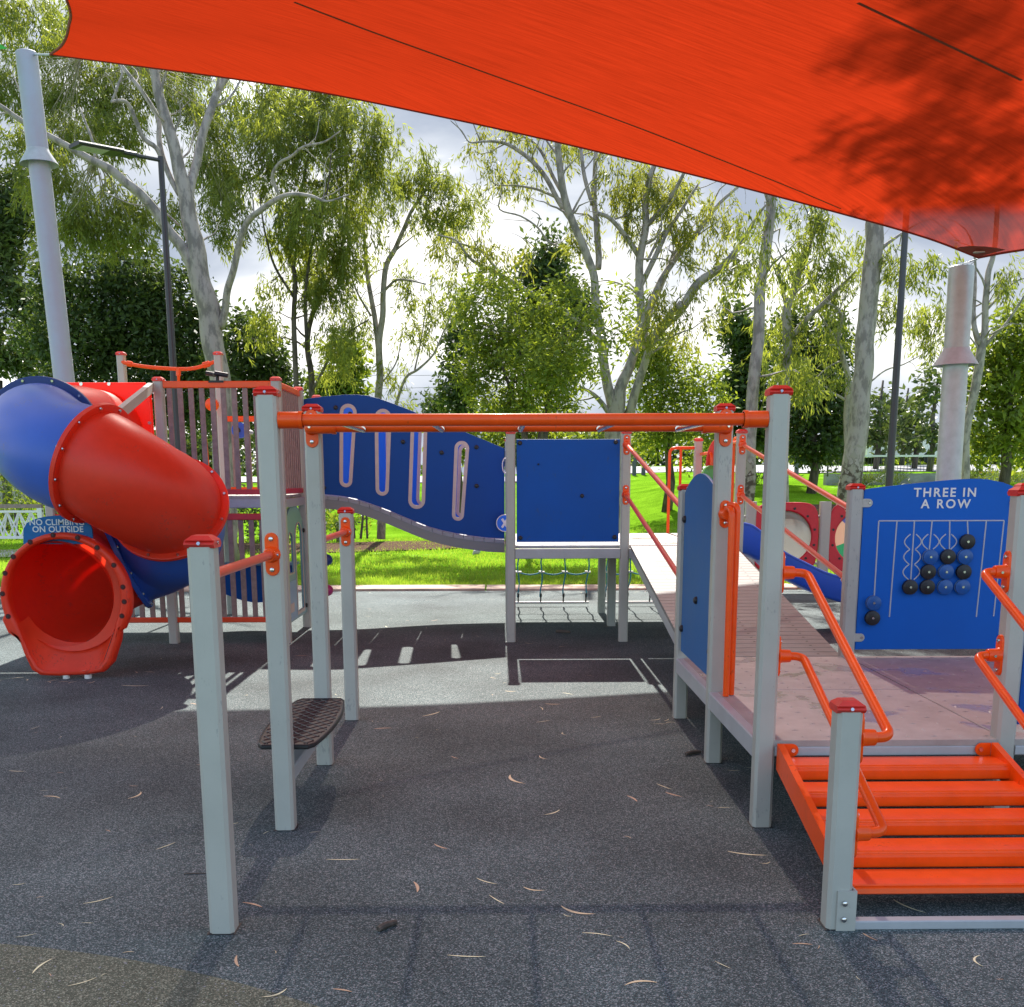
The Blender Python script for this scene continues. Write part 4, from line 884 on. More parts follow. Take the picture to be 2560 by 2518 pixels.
# back ring closing tube to hood, with the chute floor
b = MB(); nn_ = 56; r1 = [(-3.55+RT*math.cos(6.2832*k/nn_), sp[-1].y, .68+RT*math.sin(6.2832*k/nn_)) for k in range(nn_)]; r0 = [(icx+(ri+.04)*math.cos(6.2832*k/nn_), YE-.01, icz+(ri+.04)*math.sin(6.2832*k/nn_)) for k in range(nn_)]
b.add(r1+r0, [[k, (k+1) % nn_, nn_+(k+1) % nn_, nn_+k] for k in range(nn_)], 0, True)
fl = [E1(*q) for q in ((92, 1500), (135, 1600), (165, 1665), (205, 1727), (240, 1748), (330, 1750), (450, 1746), (520, 1733), (550, 1692), (575, 1620), (605, 1530))]
up_ = [(icx+(RT-.012)*math.cos(R(a)), icz+(RT-.012)*math.sin(R(a))) for a in np.linspace(208, 332, len(fl))]
vs = []
for (a, c), (d, e_) in zip(fl, up_): vs += [(a, YE-.10, c), (a*.5+d*.5, YE-.02, c*.55+e_*.45), (d, YE+.06, e_+.01)]
b.add(vs, [[i*3+k, (i+1)*3+k, (i+1)*3+k+1, i*3+k+1] for i in range(len(fl)-1) for k in range(2)], 0, True)
b.build('chute_floor', M_sredx, o, sharp=60)
M_rec = mat('recess_shade_red', (.10, .01, .008), .8)  # dark red of the flat discs paints the shade inside bolt recesses
for a in (8, 30, 52, 72, 95, 118, 140, 158, 178, 200, 340, 354):
    x_, z_ = icx+.482*math.cos(R(a)), icz+.482*math.sin(R(a)); MB().tube([(x_, YE-.108, z_), (x_, YE-.112, z_)], .021, 14).tube([(x_, YE-.111, z_), (x_, YE-.118, z_)], .009, 8, 1).build('bolt_recess', [M_rec, M_blk], o)
b = MB()
for x_ in (340, 455): q = E1(x_, 1780); b.tube([(q[0], YE-.06, q[1]+.01), (q[0], YE-.06, .0)], .028, 12)
b.build('foot', M_white, ts)
# warning sign above the hood
def E2(x, y): p = P(x*.47267, 850+y*.47267, YE-.02); return (p.x, p.z)
lp = [E2(*q) for q in ((122, 1080), (122, 1000), (140, 968), (180, 948), (240, 934), (310, 928), (370, 930), (430, 942), (470, 965), (487, 1000), (492, 1080))]
sg = plate('warning_sign', [lp], .016, facing(0, YE-.01, 0), mat('sign_blue', (.01, .13, .36), .5, spec=.25, noise_amt=.1), ts, .003)
def t2(x, y): p = E2(x, y); return Matrix.Translation((p[0], YE-.0195, p[1])) @ Matrix.Rotation(R(90), 4, 'X')
M_let = mat('sign_lettering', (.62, .66, .66), .5)
text('lettering', 'NO CLIMBING', .066, t2(300, 966), M_let, sg, .001, .0012, 1.04); text('lettering', 'ON OUTSIDE', .066, t2(306, 1003), M_let, sg, .001, .0012, 1.04)

# ------------------------------------------------------------------ shade sail, its columns, lamps
D2 = 2560/1936
def edge(x, y):   # a point of the far hem: seen at (x, y) and throwing the shade border found on the ground
    d = pray(x*D2, y*D2); cot = 1/math.tan(SUN_EL); t_ = (7.45+1.6*cot)/(d.y-cot*d.z-.22*d.x)
    if d.x*t_ < -2.4: t_ = (6.2+1.6*cot)/(d.y-cot*d.z+.3*d.x)
    return EYE+d*t_
fq = ((95, 103), (240, 122), (430, 147), (600, 173), (800, 213), (1000, 256), (1200, 303), (1400, 353), (1600, 406), (1750, 449), (1850, 487))
ft = np.polyfit([q[0]/1000 for q in fq], [(edge(*q)-EYE).dot(fw) for q in fq], 3)
far = [EYE+pray(q[0]*D2, q[1]*D2)*float(np.polyval(ft, q[0]/1000)) for q in fq]
def even(c, n):   # the same curve with evenly spaced points
    d_ = [0]
    for a, b in zip(c, c[1:]): d_.append(d_[-1]+(b-a).length)
    out = []
    for k in range(n+1):
        s_ = d_[-1]*k/n; i = min(max(0, int(np.searchsorted(d_, s_))-1), len(c)-2); out.append(c[i].lerp(c[i+1], (s_-d_[i])/max(1e-9, d_[i+1]-d_[i])))
    return out
FAR = spline(far, 8); Lc, Rc = FAR[0], FAR[-1]
lef = spline([Lc, P(118*D2, 84*D2, Lc.y-1.0), P(130*D2, 50*D2, Lc.y-2.3), P(126*D2, 0, Lc.y-4.2), (-3.5, 8.3, 5.75), (-3.3, 5.4, 5.3), (-3.7, 3.2, 5.1)], 8)
rig = spline([Rc, P(1936*D2, 472*D2, Rc.y-.35), (Rc.x+1.7, Rc.y-1.4, Rc.z+.03), (Rc.x+3.6, Rc.y-3.5, Rc.z+.25), (9.6, 4.4, 4.7)], 8)
lef = even(lef, 80); rig = even(rig, 80); FAR = even(FAR, 100); NL, NR = lef[-1], rig[-1]
near = even(spline([NL, (-.5, 3.7, 5.0), (4.5, 4.0, 4.85), NR], 10), 80)
def samp(c, t):
    x = t*(len(c)-1); i = min(int(x), len(c)-2); return c[i].lerp(c[i+1], x-i)
NU, NV = 90, 60; vs = []; 
sw = (P(545*D2, 0, 1)-EYE)
for j in range(NV+1):
    v = (j/NV)**1.35
    for i in range(NU+1):
        u = i/NU
        p = samp(FAR, u)*(1-v)+samp(near, u)*v+samp(lef, v)*(1-u)+samp(rig, v)*u-(Lc*(1-u)*(1-v)+Rc*u*(1-v)+NL*(1-u)*v+NR*u*v)
        vs.append(p)
sail = MB().add(vs, [[j*(NU+1)+i, j*(NU+1)+i+1, (j+1)*(NU+1)+i+1, (j+1)*(NU+1)+i] for j in range(NV) for i in range(NU)], 0, True).build('shade_sail', M_sail, loc=(3, 6, 0), sharp=180)
tag(sail, 'large translucent orange shade sail stretched overhead between steel columns', 'shade sail')
from mathutils.bvhtree import BVHTree
bv = BVHTree.FromPolygons(vs, [p[:] for p in [[j*(NU+1)+i, j*(NU+1)+i+1, (j+1)*(NU+1)+i+1, (j+1)*(NU+1)+i] for j in range(NV) for i in range(NU)]])
def onsail(x, y):
    h_ = bv.ray_cast(EYE, pray(x, y).normalized()); return h_[0]
def seam(pts, w=.015):
    q = [onsail(x*D2, y*D2) for x, y in pts]; q = [p for p in q if p]
    if len(q) < 2: return
    ql = spline(q, 6); b = MB()
    for k, p in enumerate(ql):
        a = ql[max(0, k-1)]; c = ql[min(len(ql)-1, k+1)]; s_ = (c-a).cross(Vector((0, 0, 1))).normalized(); p = p-Vector((0, 0, .006)); b.v += [tuple(p-s_*w), tuple(p+s_*w)]
    b.f = [[2*k, 2*k+1, 2*k+3, 2*k+2] for k in range(len(ql)-1)]; b.m = [0]*len(b.f); b.sm = [True]*len(b.f)
    return b.build('seam', M_seam, sail, sharp=180)
s1 = [(556, 3), (700, 58), (850, 112), (1000, 166), (1200, 238), (1400, 316), (1500, 356), (1590, 394)]
s2 = [(1622, 4), (1700, 41), (1800, 88), (1880, 126), (1932, 151)]
seam(s1); seam(s2)
b = MB(); 
for k, p in enumerate(FAR+[]): pass
MB().tube([p-Vector((0, 0, .002)) for p in FAR], .012, 6).build('hem', M_seam, sail)
MB().tube([p-Vector((0, 0, .002)) for p in lef], .016, 6).build('hem', M_seam, sail); MB().tube([p-Vector((0, 0, .002)) for p in rig], .014, 6).build('hem', M_seam, sail)
# UV: one axis along the cloth's drop
a_, c_ = onsail(s1[1][0]*D2, s1[1][1]*D2), onsail(s1[5][0]*D2, s1[5][1]*D2)
du = Vector((c_.x-a_.x, c_.y-a_.y)).normalized(); uvl = sail.data.uv_layers.new(name='UVMap')
co = np.empty(len(sail.data.vertices)*3); sail.data.vertices.foreach_get('co', co); co = co.reshape(-1, 3)
li = np.empty(len(sail.data.loops), dtype=np.int32); sail.data.loops.foreach_get('vertex_index', li)
uv = np.stack([(co[:, 0]*du.x+co[:, 1]*du.y)*.3, (-co[:, 0]*du.y+co[:, 1]*du.x)*.3], 1)[li]; uvl.data.foreach_set('uv', uv.ravel().astype(np.float32))
# dark reinforcing patch and tag at the low corner
b = MB(); qs = []
for x, y in ((1808, 468), (1815, 465), (1835, 463), (1860, 464), (1880, 466), (1902, 470), (1880, 476), (1850, 484), (1830, 480)):
    h_ = onsail(x*D2, y*D2)
    if h_: qs.append(h_-Vector((0, 0, .012)))
if len(qs) > 3: b.add(qs+[sum(qs, Vector())/len(qs)], [[k, (k+1) % len(qs), len(qs)] for k in range(len(qs))]).build('corner_patch', mat('sail_patch', (.22, .05, .035), .8), sail)
c = onsail(1853*D2, 473*D2)
if c: MB().box(c+Vector((-.07, -.03, -.03)), c+Vector((.07, .03, -.018))).build('corner_plate', M_galv, sail)
def column(name, top, low, r, cone_y, lab, m):
    d = (top-low).normalized(); base = low+d*(-(low.z+.05)/d.z); o = thing(name, (base.x, base.y, 0), lab, 'sail column', 'steel columns holding the shade sail')
    MB().tube([base, low, top, top+d*.012], [r*1.02, r, r, r*.9], 36).build('pole', m, o)
    k = (cone_y-top.z)/d.z; c = top+d*k
    MB().tube([c+d*.20, c+d*.17, c, c-d*.01], [r+.006, r+.012, r+.115, r+.117], 36, 0, caps=False).build('rain_collar', mat('collar_sheet', (.50, .52, .56), .55, metal=0, noise_amt=.15, nscale=6), o)
    MB().tube([top+Vector((-.06, 0, -.03)), top+Vector((-.05, 0, .05)), top+Vector((.05, 0, .05)), top+Vector((.06, 0, -.03))], .009, 6).build('lifting_eye', M_galv, o)
    return o
yl, yr = Lc.y+.55, Rc.y+.35
tl = P(66, 133, yl); cl_ = column('shade_column', tl, P(160, 945, yl), .150, P(90, 410, yl).z, 'tall lilac-grey steel column with flared collar, left behind the tube slide', M_galv2)
tr_ = P(2404, 668, yr); cr_ = column('shade_column', tr_, P(2371, 1193, yr), .150, P(2390, 912, yr).z, 'shorter bare galvanised column with flared collar, behind the three-in-a-row board', M_galv)
MB().tube([Lc, tl+Vector((.09, 0, -.02))], .014, 8).build('turnbuckle', M_galv, cl_)
for dx in (-.10, -.02, .07): MB().tube([Rc+Vector((0, 0, -.01)), tr_+Vector((dx, 0, .0))], .005, 6).build('cable', M_galv, cr_)
q = [P(20, 122, yl), P(-20, 98, yl-.3), P(-300, -60, yl-2), P(-300, 140, yl+1.5), P(-30, 125, yl+.1)]
o = MB().add(q, [[0, 1, 2, 3, 4]]).build('green_sail', mat('green_cloth', (.03, .22, .05), .8, trans=.4), loc=(q[0].x-1, q[0].y, 0)); tag(o, 'green shade sail corner tied to the top of the left column', 'shade sail')

def lamp(px1, py1, px2, py2, Y, lab, head):
    a = P(px1, py1, Y); c = P(px2, py2, Y); x = (a.x+c.x)/2; z = gh(x, Y)
    o = thing('street_lamp', (x, Y, z), lab, 'street lamp', 'black park lamps')
    top = a.z if head else a.z+2.2
    MB().tube([(x, Y, z-.05), (x, Y, z+2), (x, Y, top)], [.068, .06, .042], 18).build('pole', M_dkpole, o)
    d = P(655*.4989, 775*.4989, Y-.35)-Vector((x, Y, top-.05)) if head else Vector((.3, -.1, .02))
    s_ = Vector((x, Y, top-.05)); e_ = s_+d
    MB().tube([s_, e_], .03, 10).build('arm', M_dkpole, o)
    u = d.normalized(); u.z = d.z/d.length; w = u.cross(Vector((0, 0, 1))).normalized(); n_ = w.cross(u)
    Mh = Matrix(((u.x, w.x, n_.x, e_.x), (u.y, w.y, n_.y, e_.y), (u.z, w.z, n_.z, e_.z), (0, 0, 0, 1)))
    hd = MB().box((-.05, -.10, -.04), (.20, .10, .03), M=Mh, c=.02); hd.box((.18, -.17, -.035), (.86, .17, .02), M=Mh, c=.02); hd = hd.build('lamp_head', M_dkpole, o)
    b = MB().box((.40, -.135, -.041), (.80, .135, -.036), M=Mh).build('lens', mat('led_lens', (.55, .56, .58), .3, noise_amt=.4, nscale=60), hd)
    return o
lamp(392, 392, 444, 950, 17.0, 'black park lamp with a flat angled head, rising behind the slide tower', True)
lamp(2261, 590, 2226, 1190, 17.2, 'black lamp pole rising past the right shade column, its head hidden by the sail', False)
# ------------------------------------------------------------------ trees
ZM = {'a': (0, 0, .4989), 'b': (800, 200, .4727), 'c': (1600, 400, .4959)}
def zp(z, x, y, Y):
    ox, oy, s = ZM[z]; return P(ox+x*s, oy+y*s, Y)
def limb(z, Y, pts, dY=0):
    """polyline (x, y, width px) in a zoomed view -> points and radii at distance Y, drifting by dY along it"""
    out = []; rr = []; n = len(pts)
    for k, (x, y, w) in enumerate(pts):
        yy = Y+dY*(k/(n-1))**1.3; s = ZM[z][2]; out.append(zp(z, x, y, yy)); rr.append(max(.006, w*s*yy*1.0/F_/2))
    sp_ = spline(out, 4); r2 = []
    for k in range(len(sp_)):
        t = k/4; i = min(int(t), n-2); r2.append(rr[i]+(rr[i+1]-rr[i])*(t-i))
    w = [noise.noise_vector(p*1.7)*r2[k]*.35 for k, p in enumerate(sp_)]
    return [p+w[k] for k, p in enumerate(sp_)], r2
def crown_leaves(centres, per, size, wid, droop, spread, tone_shift=None):
    n = len(centres); N_ = n*per; ci = np.repeat(np.arange(n), per); C = np.array(centres)[ci]; sp3 = np.array(spread)
    if droop > .6:      # hanging sprays: leaves strung along drooping twiglets that share a direction
        ns = max(3, per//16); sid = rng.integers(0, ns, N_); key = ci*ns+sid; K = n*ns
        so = rng.normal(0, 1, (K, 3))*sp3; sd = rng.normal(0, .42, (K, 3)); sd[:, 2] = -1+rng.normal(0, .18, K); sd /= np.linalg.norm(sd, axis=1)[:, None]
        t = rng.random(N_)*.42; C = C+so[key]+sd[key]*t[:, None]+rng.normal(0, .035, (N_, 3))
        d = sd[key]+rng.normal(0, .38, (N_, 3)); st = rng.normal(0, .10, K)[key]
    else:
        C = C+rng.normal(0, 1, (N_, 3))*sp3; d = rng.normal(0, 1, (N_, 3)); d[:, 2] = d[:, 2]*(1-droop)-droop*1.6; st = 0
    d /= np.linalg.norm(d, axis=1)[:, None]
    L_ = size*(.6+.8*rng.random(N_)); w = rng.normal(0, 1, (N_, 3)); w -= d*(w*d).sum(1)[:, None]; w /= np.linalg.norm(w, axis=1)[:, None]+1e-6
    W_ = w*(wid*(.7+.6*rng.random(N_)))[:, None]
    tone = np.clip(.45+rng.normal(0, .17, n)[ci]+st+rng.normal(0, .14, N_), 0, 1)
    return C, d*L_[:, None], W_, tone
def tree(name, label, X, Y, limbs, blobs, bark, leaf, per=34, size=.17, wid=.026, droop=.7, spread=(.16, .16, .2), dens=1.0, cs=.5, depth=.8, twig=True, group='trees around the playground', cat='tree', frame_limbs=None, extra=None, twr=.012, crown_name='crown', lean=0):
    """limbs: (zoom, points, dY); blobs: (zoom, x, y, rx, ry[, dY]) foliage masses filled with small drooping leaf clusters"""
    zb = gh(X, Y); o = thing(name, (X, Y, zb), label, cat, group)
    tb = MB(); allp = []
    for lb in limbs:
        z, pts = lb[0], lb[1]; dY = lb[2] if len(lb) > 2 else 0
        p, r = limb(z, Y, pts, dY); tb.tube(p, r, 14 if max(r) > .1 else 8, 0); allp += [(q, rr_) for q, rr_ in zip(p, r)]
        if droop > .3 and len(p) > 6:      # finer side branches
            L_ = sum((p[k+1]-p[k]).length for k in range(len(p)-1))
            for _ in range(int(L_*1.1)):
                k = rng.integers(int(len(p)*.38), len(p)-1)
                if r[k] > .16: continue
                t_ = (p[k+1]-p[k]).normalized(); s_ = Vector(rng.normal(0, 1, 3)); s_ = (s_-t_*s_.dot(t_)).normalized(); dd = (t_*.7+s_*.9+Vector((0, 0, .25))).normalized()
                n_ = rng.integers(4, 8); st_ = rng.uniform(.12, .30); q = p[k].copy(); path_ = [q.copy()]; r0 = min(r[k]*.45, .028)
                for _2 in range(n_): dd = (dd+Vector(rng.normal(0, .32, 3))).normalized(); q = q+dd*st_; path_.append(q.copy())
                tb.tube(path_, [r0*(1-i/(n_+.4)) for i in range(n_+1)], 5, 0, caps=False); allp += [(a_, .01) for a_ in path_[1:]]
    if extra:
        for p, r in extra: tb.tube(p, r, 10, 0); allp += [(q, rr_) for q, rr_ in zip(p, r)]
    tr = tb.build('trunk', bark, o, sharp=180) if tb.v else None
    A = np.array([tuple(q) for q, _ in allp]) if allp else None
    cen = []; tw = MB()
    for bl in blobs:
        if bl[0] == 'w': c = Vector(bl[1:4]); rx, ry, rz = bl[4:7]
        else:
            z, x, y, a, b_ = bl[:5]; yy = Y+(bl[5] if len(bl) > 5 else 0)+lean*max(0, 1-(bl[2]*ZM[z][2]+ZM[z][1])/600); c = zp(z, x, y, yy); s = ZM[z][2]*yy/F_; rx, rz = a*s, b_*s; ry = min(max(rx, rz)*depth, 2.4)
        n_ = max(2, int(dens*3.6*rx*rz/(cs*cs)))
        for _ in range(n_):
            v = rng.normal(0, 1, 3); v /= np.linalg.norm(v); v *= rng.random()**.42
            q = Vector((c.x+v[0]*rx, c.y+v[1]*ry, c.z+v[2]*rz)); cen.append(tuple(q))
            if twig and A is not None and rng.random() < .55:
                dd = np.linalg.norm(A-np.array(q), axis=1); k = int(np.argmin(dd))
                if dd[k] < 5:
                    a_ = Vector(A[k]); m_ = (a_+q)/2+Vector((rng.normal(0, .12), rng.normal(0, .12), rng.normal(.12, .12)))*min(1, dd[k]*.5)
                    m2 = a_.lerp(m_, .5)+Vector(rng.normal(0, .05, 3)); r0 = min(allp[k][1]*.5, twr*(1+.35*dd[k]))
                    tw.tube([a_, m2, m_, m_.lerp(q, .55)+Vector((0, 0, .05)), q], [r0, r0*.85, r0*.65, r0*.45, .004], 4, 0, caps=False)
    if tw.v: tw.build('twigs', bark, tr if tr else o, sharp=180)
    if cen:
        C, D, Wd, tone = crown_leaves(cen, per, size, wid, droop, spread)
        quads_mesh(crown_name, C, D, Wd, tone, leaf, o)
    return o
GUM = dict(per=150, size=.15, wid=.028, droop=.8, spread=(.17, .17, .15), cs=.31)
# big pale gum on the left
tree('gum_tree', 'largest pale gum on the left, thick mottled trunk rising behind the slide tower', P(565, 1400, 20).x, 20,
 [('a', [(1140, 2820, 120), (1130, 2400, 104), (1110, 2000, 100), (1085, 1780, 102), (1050, 1620, 110), (1025, 1480, 105), (1000, 1380, 96), (960, 1150, 78), (935, 1000, 72), (890, 800, 58), (840, 620, 52), (800, 480, 46), (770, 340, 40), (700, 150, 28), (640, -60, 18)]),
  ('a', [(985, 1420, 55), (960, 1330, 54), (900, 1230, 52), (840, 1160, 50), (780, 1060, 47), (700, 970, 45), (640, 920, 42), (560, 850, 40), (460, 800, 36), (350, 740, 32), (240, 680, 28), (100, 600, 24), (0, 530, 20), (-120, 480, 12)], -1),
  ('a', [(945, 1020, 44), (960, 930, 44), (975, 860, 44), (1010, 700, 42), (1060, 540, 38), (1110, 420, 34), (1180, 330, 26), (1260, 180, 18)], 1),
  ('a', [(1100, 1640, 44), (1122, 1560, 36), (1140, 1450, 34), (1170, 1350, 32), (1200, 1220, 30), (1240, 1110, 29), (1300, 1060, 28), (1380, 1000, 26), (1460, 975, 20), (1560, 985, 16), (1640, 1010, 10), (1750, 975, 7)], -1.5),
  ('a', [(1400, 985, 16), (1365, 890, 16), (1400, 820, 15), (1460, 785, 14), (1520, 735, 12), (1620, 715, 10), (1700, 660, 7)], -1),
  ('a', [(900, 980, 26), (860, 900, 27), (815, 780, 26), (795, 690, 24), (790, 590, 22), (720, 470, 20), (640, 370, 18), (590, 300, 14), (520, 180, 9)], 1),
  ('a', [(810, 790, 22), (780, 735, 23), (720, 690, 22), (680, 600, 21), (640, 520, 20), (600, 505, 17), (555, 512, 12)], -.6), ('a', [(560, 510, 12), (590, 430, 11), (610, 350, 9), (540, 260, 6)], .3),
  ('a', [(480, 800, 14), (460, 700, 13), (430, 620, 10), (400, 540, 7)], .2), ('a', [(900, 1130, 10), (800, 1050, 9), (650, 1020, 7), (520, 960, 5)], -.4)],
 [('a', 120, 120, 180, 170), ('a', 260, 300, 170, 150), ('a', 60, 420, 150, 130), ('a', 420, 480, 200, 150, 1), ('a', 620, 420, 160, 130, .8), ('a', 330, 640, 200, 110), ('a', 600, 640, 160, 120, 1.2), ('a', 250, 900, 200, 130, .5), ('a', 520, 1000, 210, 130, 1), ('a', 420, 1130, 200, 110, 1.5), ('a', 700, 1130, 150, 120, 1.4), ('a', 950, 400, 140, 150, 1), ('a', 1100, 640, 130, 170, 1.4), ('a', 1120, 850, 150, 170, 1.8), ('a', 1130, 1040, 140, 110, 2), ('a', 880, 1060, 80, 80, 1.5), ('a', 1290, 680, 130, 150, 1), ('a', 1280, 470, 170, 120, 1.5), ('a', 900, 180, 400, 140, 2), ('a', 480, 60, 300, 140, 1.5), ('a', 120, 700, 130, 80, -1)],
 B_gum, L_gum, dens=1.0, lean=7, **GUM)
# slim many-stemmed gums right of it
tree('gum_tree', 'dark thin-stemmed gum clump between the big left gum and the slim gum', P(775, 1330, 25).x, 25,
 [('a', [(1530, 2660, 30), (1500, 2300, 28), (1480, 1900, 26), (1475, 1600, 24), (1480, 1400, 22), (1440, 1200, 18), (1500, 1000, 14), (1560, 700, 9), (1580, 500, 6)]),
  ('a', [(1560, 2660, 32), (1570, 2300, 30), (1560, 1904, 30), (1540, 1700, 26), (1600, 1480, 22), (1700, 1300, 16), (1740, 1000, 12), (1720, 600, 8)], 1), ('a', [(1540, 1750, 18), (1530, 1500, 16), (1560, 1250, 13), (1640, 950, 9), (1660, 750, 6)], -1), ('a', [(1480, 1500, 14), (1380, 1340, 12), (1330, 1180, 9), (1300, 980, 6)], -1), ('a', [(1570, 1950, 14), (1660, 1780, 11), (1760, 1660, 8), (1850, 1600, 5)], 0)],
 [('a', 1450, 620, 170, 160), ('a', 1640, 620, 170, 170, 1), ('a', 1700, 850, 150, 150), ('a', 1480, 880, 170, 150), ('a', 1600, 1060, 190, 150, -1), ('a', 1420, 1130, 130, 120), ('a', 1500, 1290, 140, 110, 1), ('a', 1690, 1250, 150, 130), ('a', 1620, 1430, 120, 100), ('a', 1400, 1400, 90, 60), ('a', 1560, 420, 240, 130, 1), ('b', 190, 230, 210, 130), ('b', 330, 300, 120, 110), ('b', 260, 480, 130, 130), ('b', 130, 640, 140, 150, 1), ('b', 330, 640, 80, 90), ('b', 180, 820, 120, 90), ('b', 60, 1000, 110, 130), ('b', 120, 1330, 90, 110, -1), ('b', 60, 1450, 100, 100), ('a', 1350, 1650, 110, 90), ('a', 1700, 1620, 80, 80)],
 B_dark, L_gum, dens=.8, **GUM)
tree('gum_tree', 'slim forked grey gum standing in the mulch, showing above the arched bridge', P(955, 1349, 26.5).x, 26.5,
 [('b', [(326, 2430, 46), (322, 2000, 42), (312, 1700, 38), (318, 1550, 36), (312, 1400, 34), (330, 1250, 30), (335, 1130, 28), (350, 980, 27), (400, 890, 24), (440, 800, 20), (480, 700, 16), (560, 580, 12), (600, 500, 7)]),
  ('b', [(314, 1450, 30), (280, 1200, 25), (250, 1030, 21), (240, 900, 18), (230, 700, 13), (250, 500, 8)], 1), ('b', [(345, 1110, 14), (400, 1060, 12), (470, 1060, 10), (560, 1080, 6)], -.7), ('b', [(270, 1250, 12), (200, 1130, 10), (160, 1030, 7)], -.5),
  ('b', [(395, 1740, 16), (450, 1580, 14), (520, 1530, 12), (600, 1450, 10), (650, 1340, 7), (690, 1260, 5)], -.5), ('b', [(500, 1540, 9), (530, 1400, 7), (550, 1280, 5)], 0), ('b', [(330, 1600, 8), (400, 1500, 7), (430, 1380, 5)], 0)],
 [('b', 560, 450, 150, 100), ('b', 640, 590, 160, 110), ('b', 700, 730, 110, 90), ('b', 470, 520, 90, 110), ('b', 835, 620, 50, 50), ('b', 560, 700, 110, 80), ('b', 470, 1000, 90, 50), ('b', 640, 1050, 90, 60), ('b', 500, 1130, 70, 50), ('b', 660, 1200, 70, 80), ('b', 560, 1210, 60, 50), ('b', 450, 1330, 60, 50), ('b', 560, 1350, 50, 50), ('b', 440, 1640, 75, 60), ('b', 370, 1520, 40, 50), ('b', 200, 1180, 70, 60), ('b', 240, 1340, 60, 70), ('b', 250, 930, 60, 80)],
 B_gum, L_gum, dens=.75, **GUM)
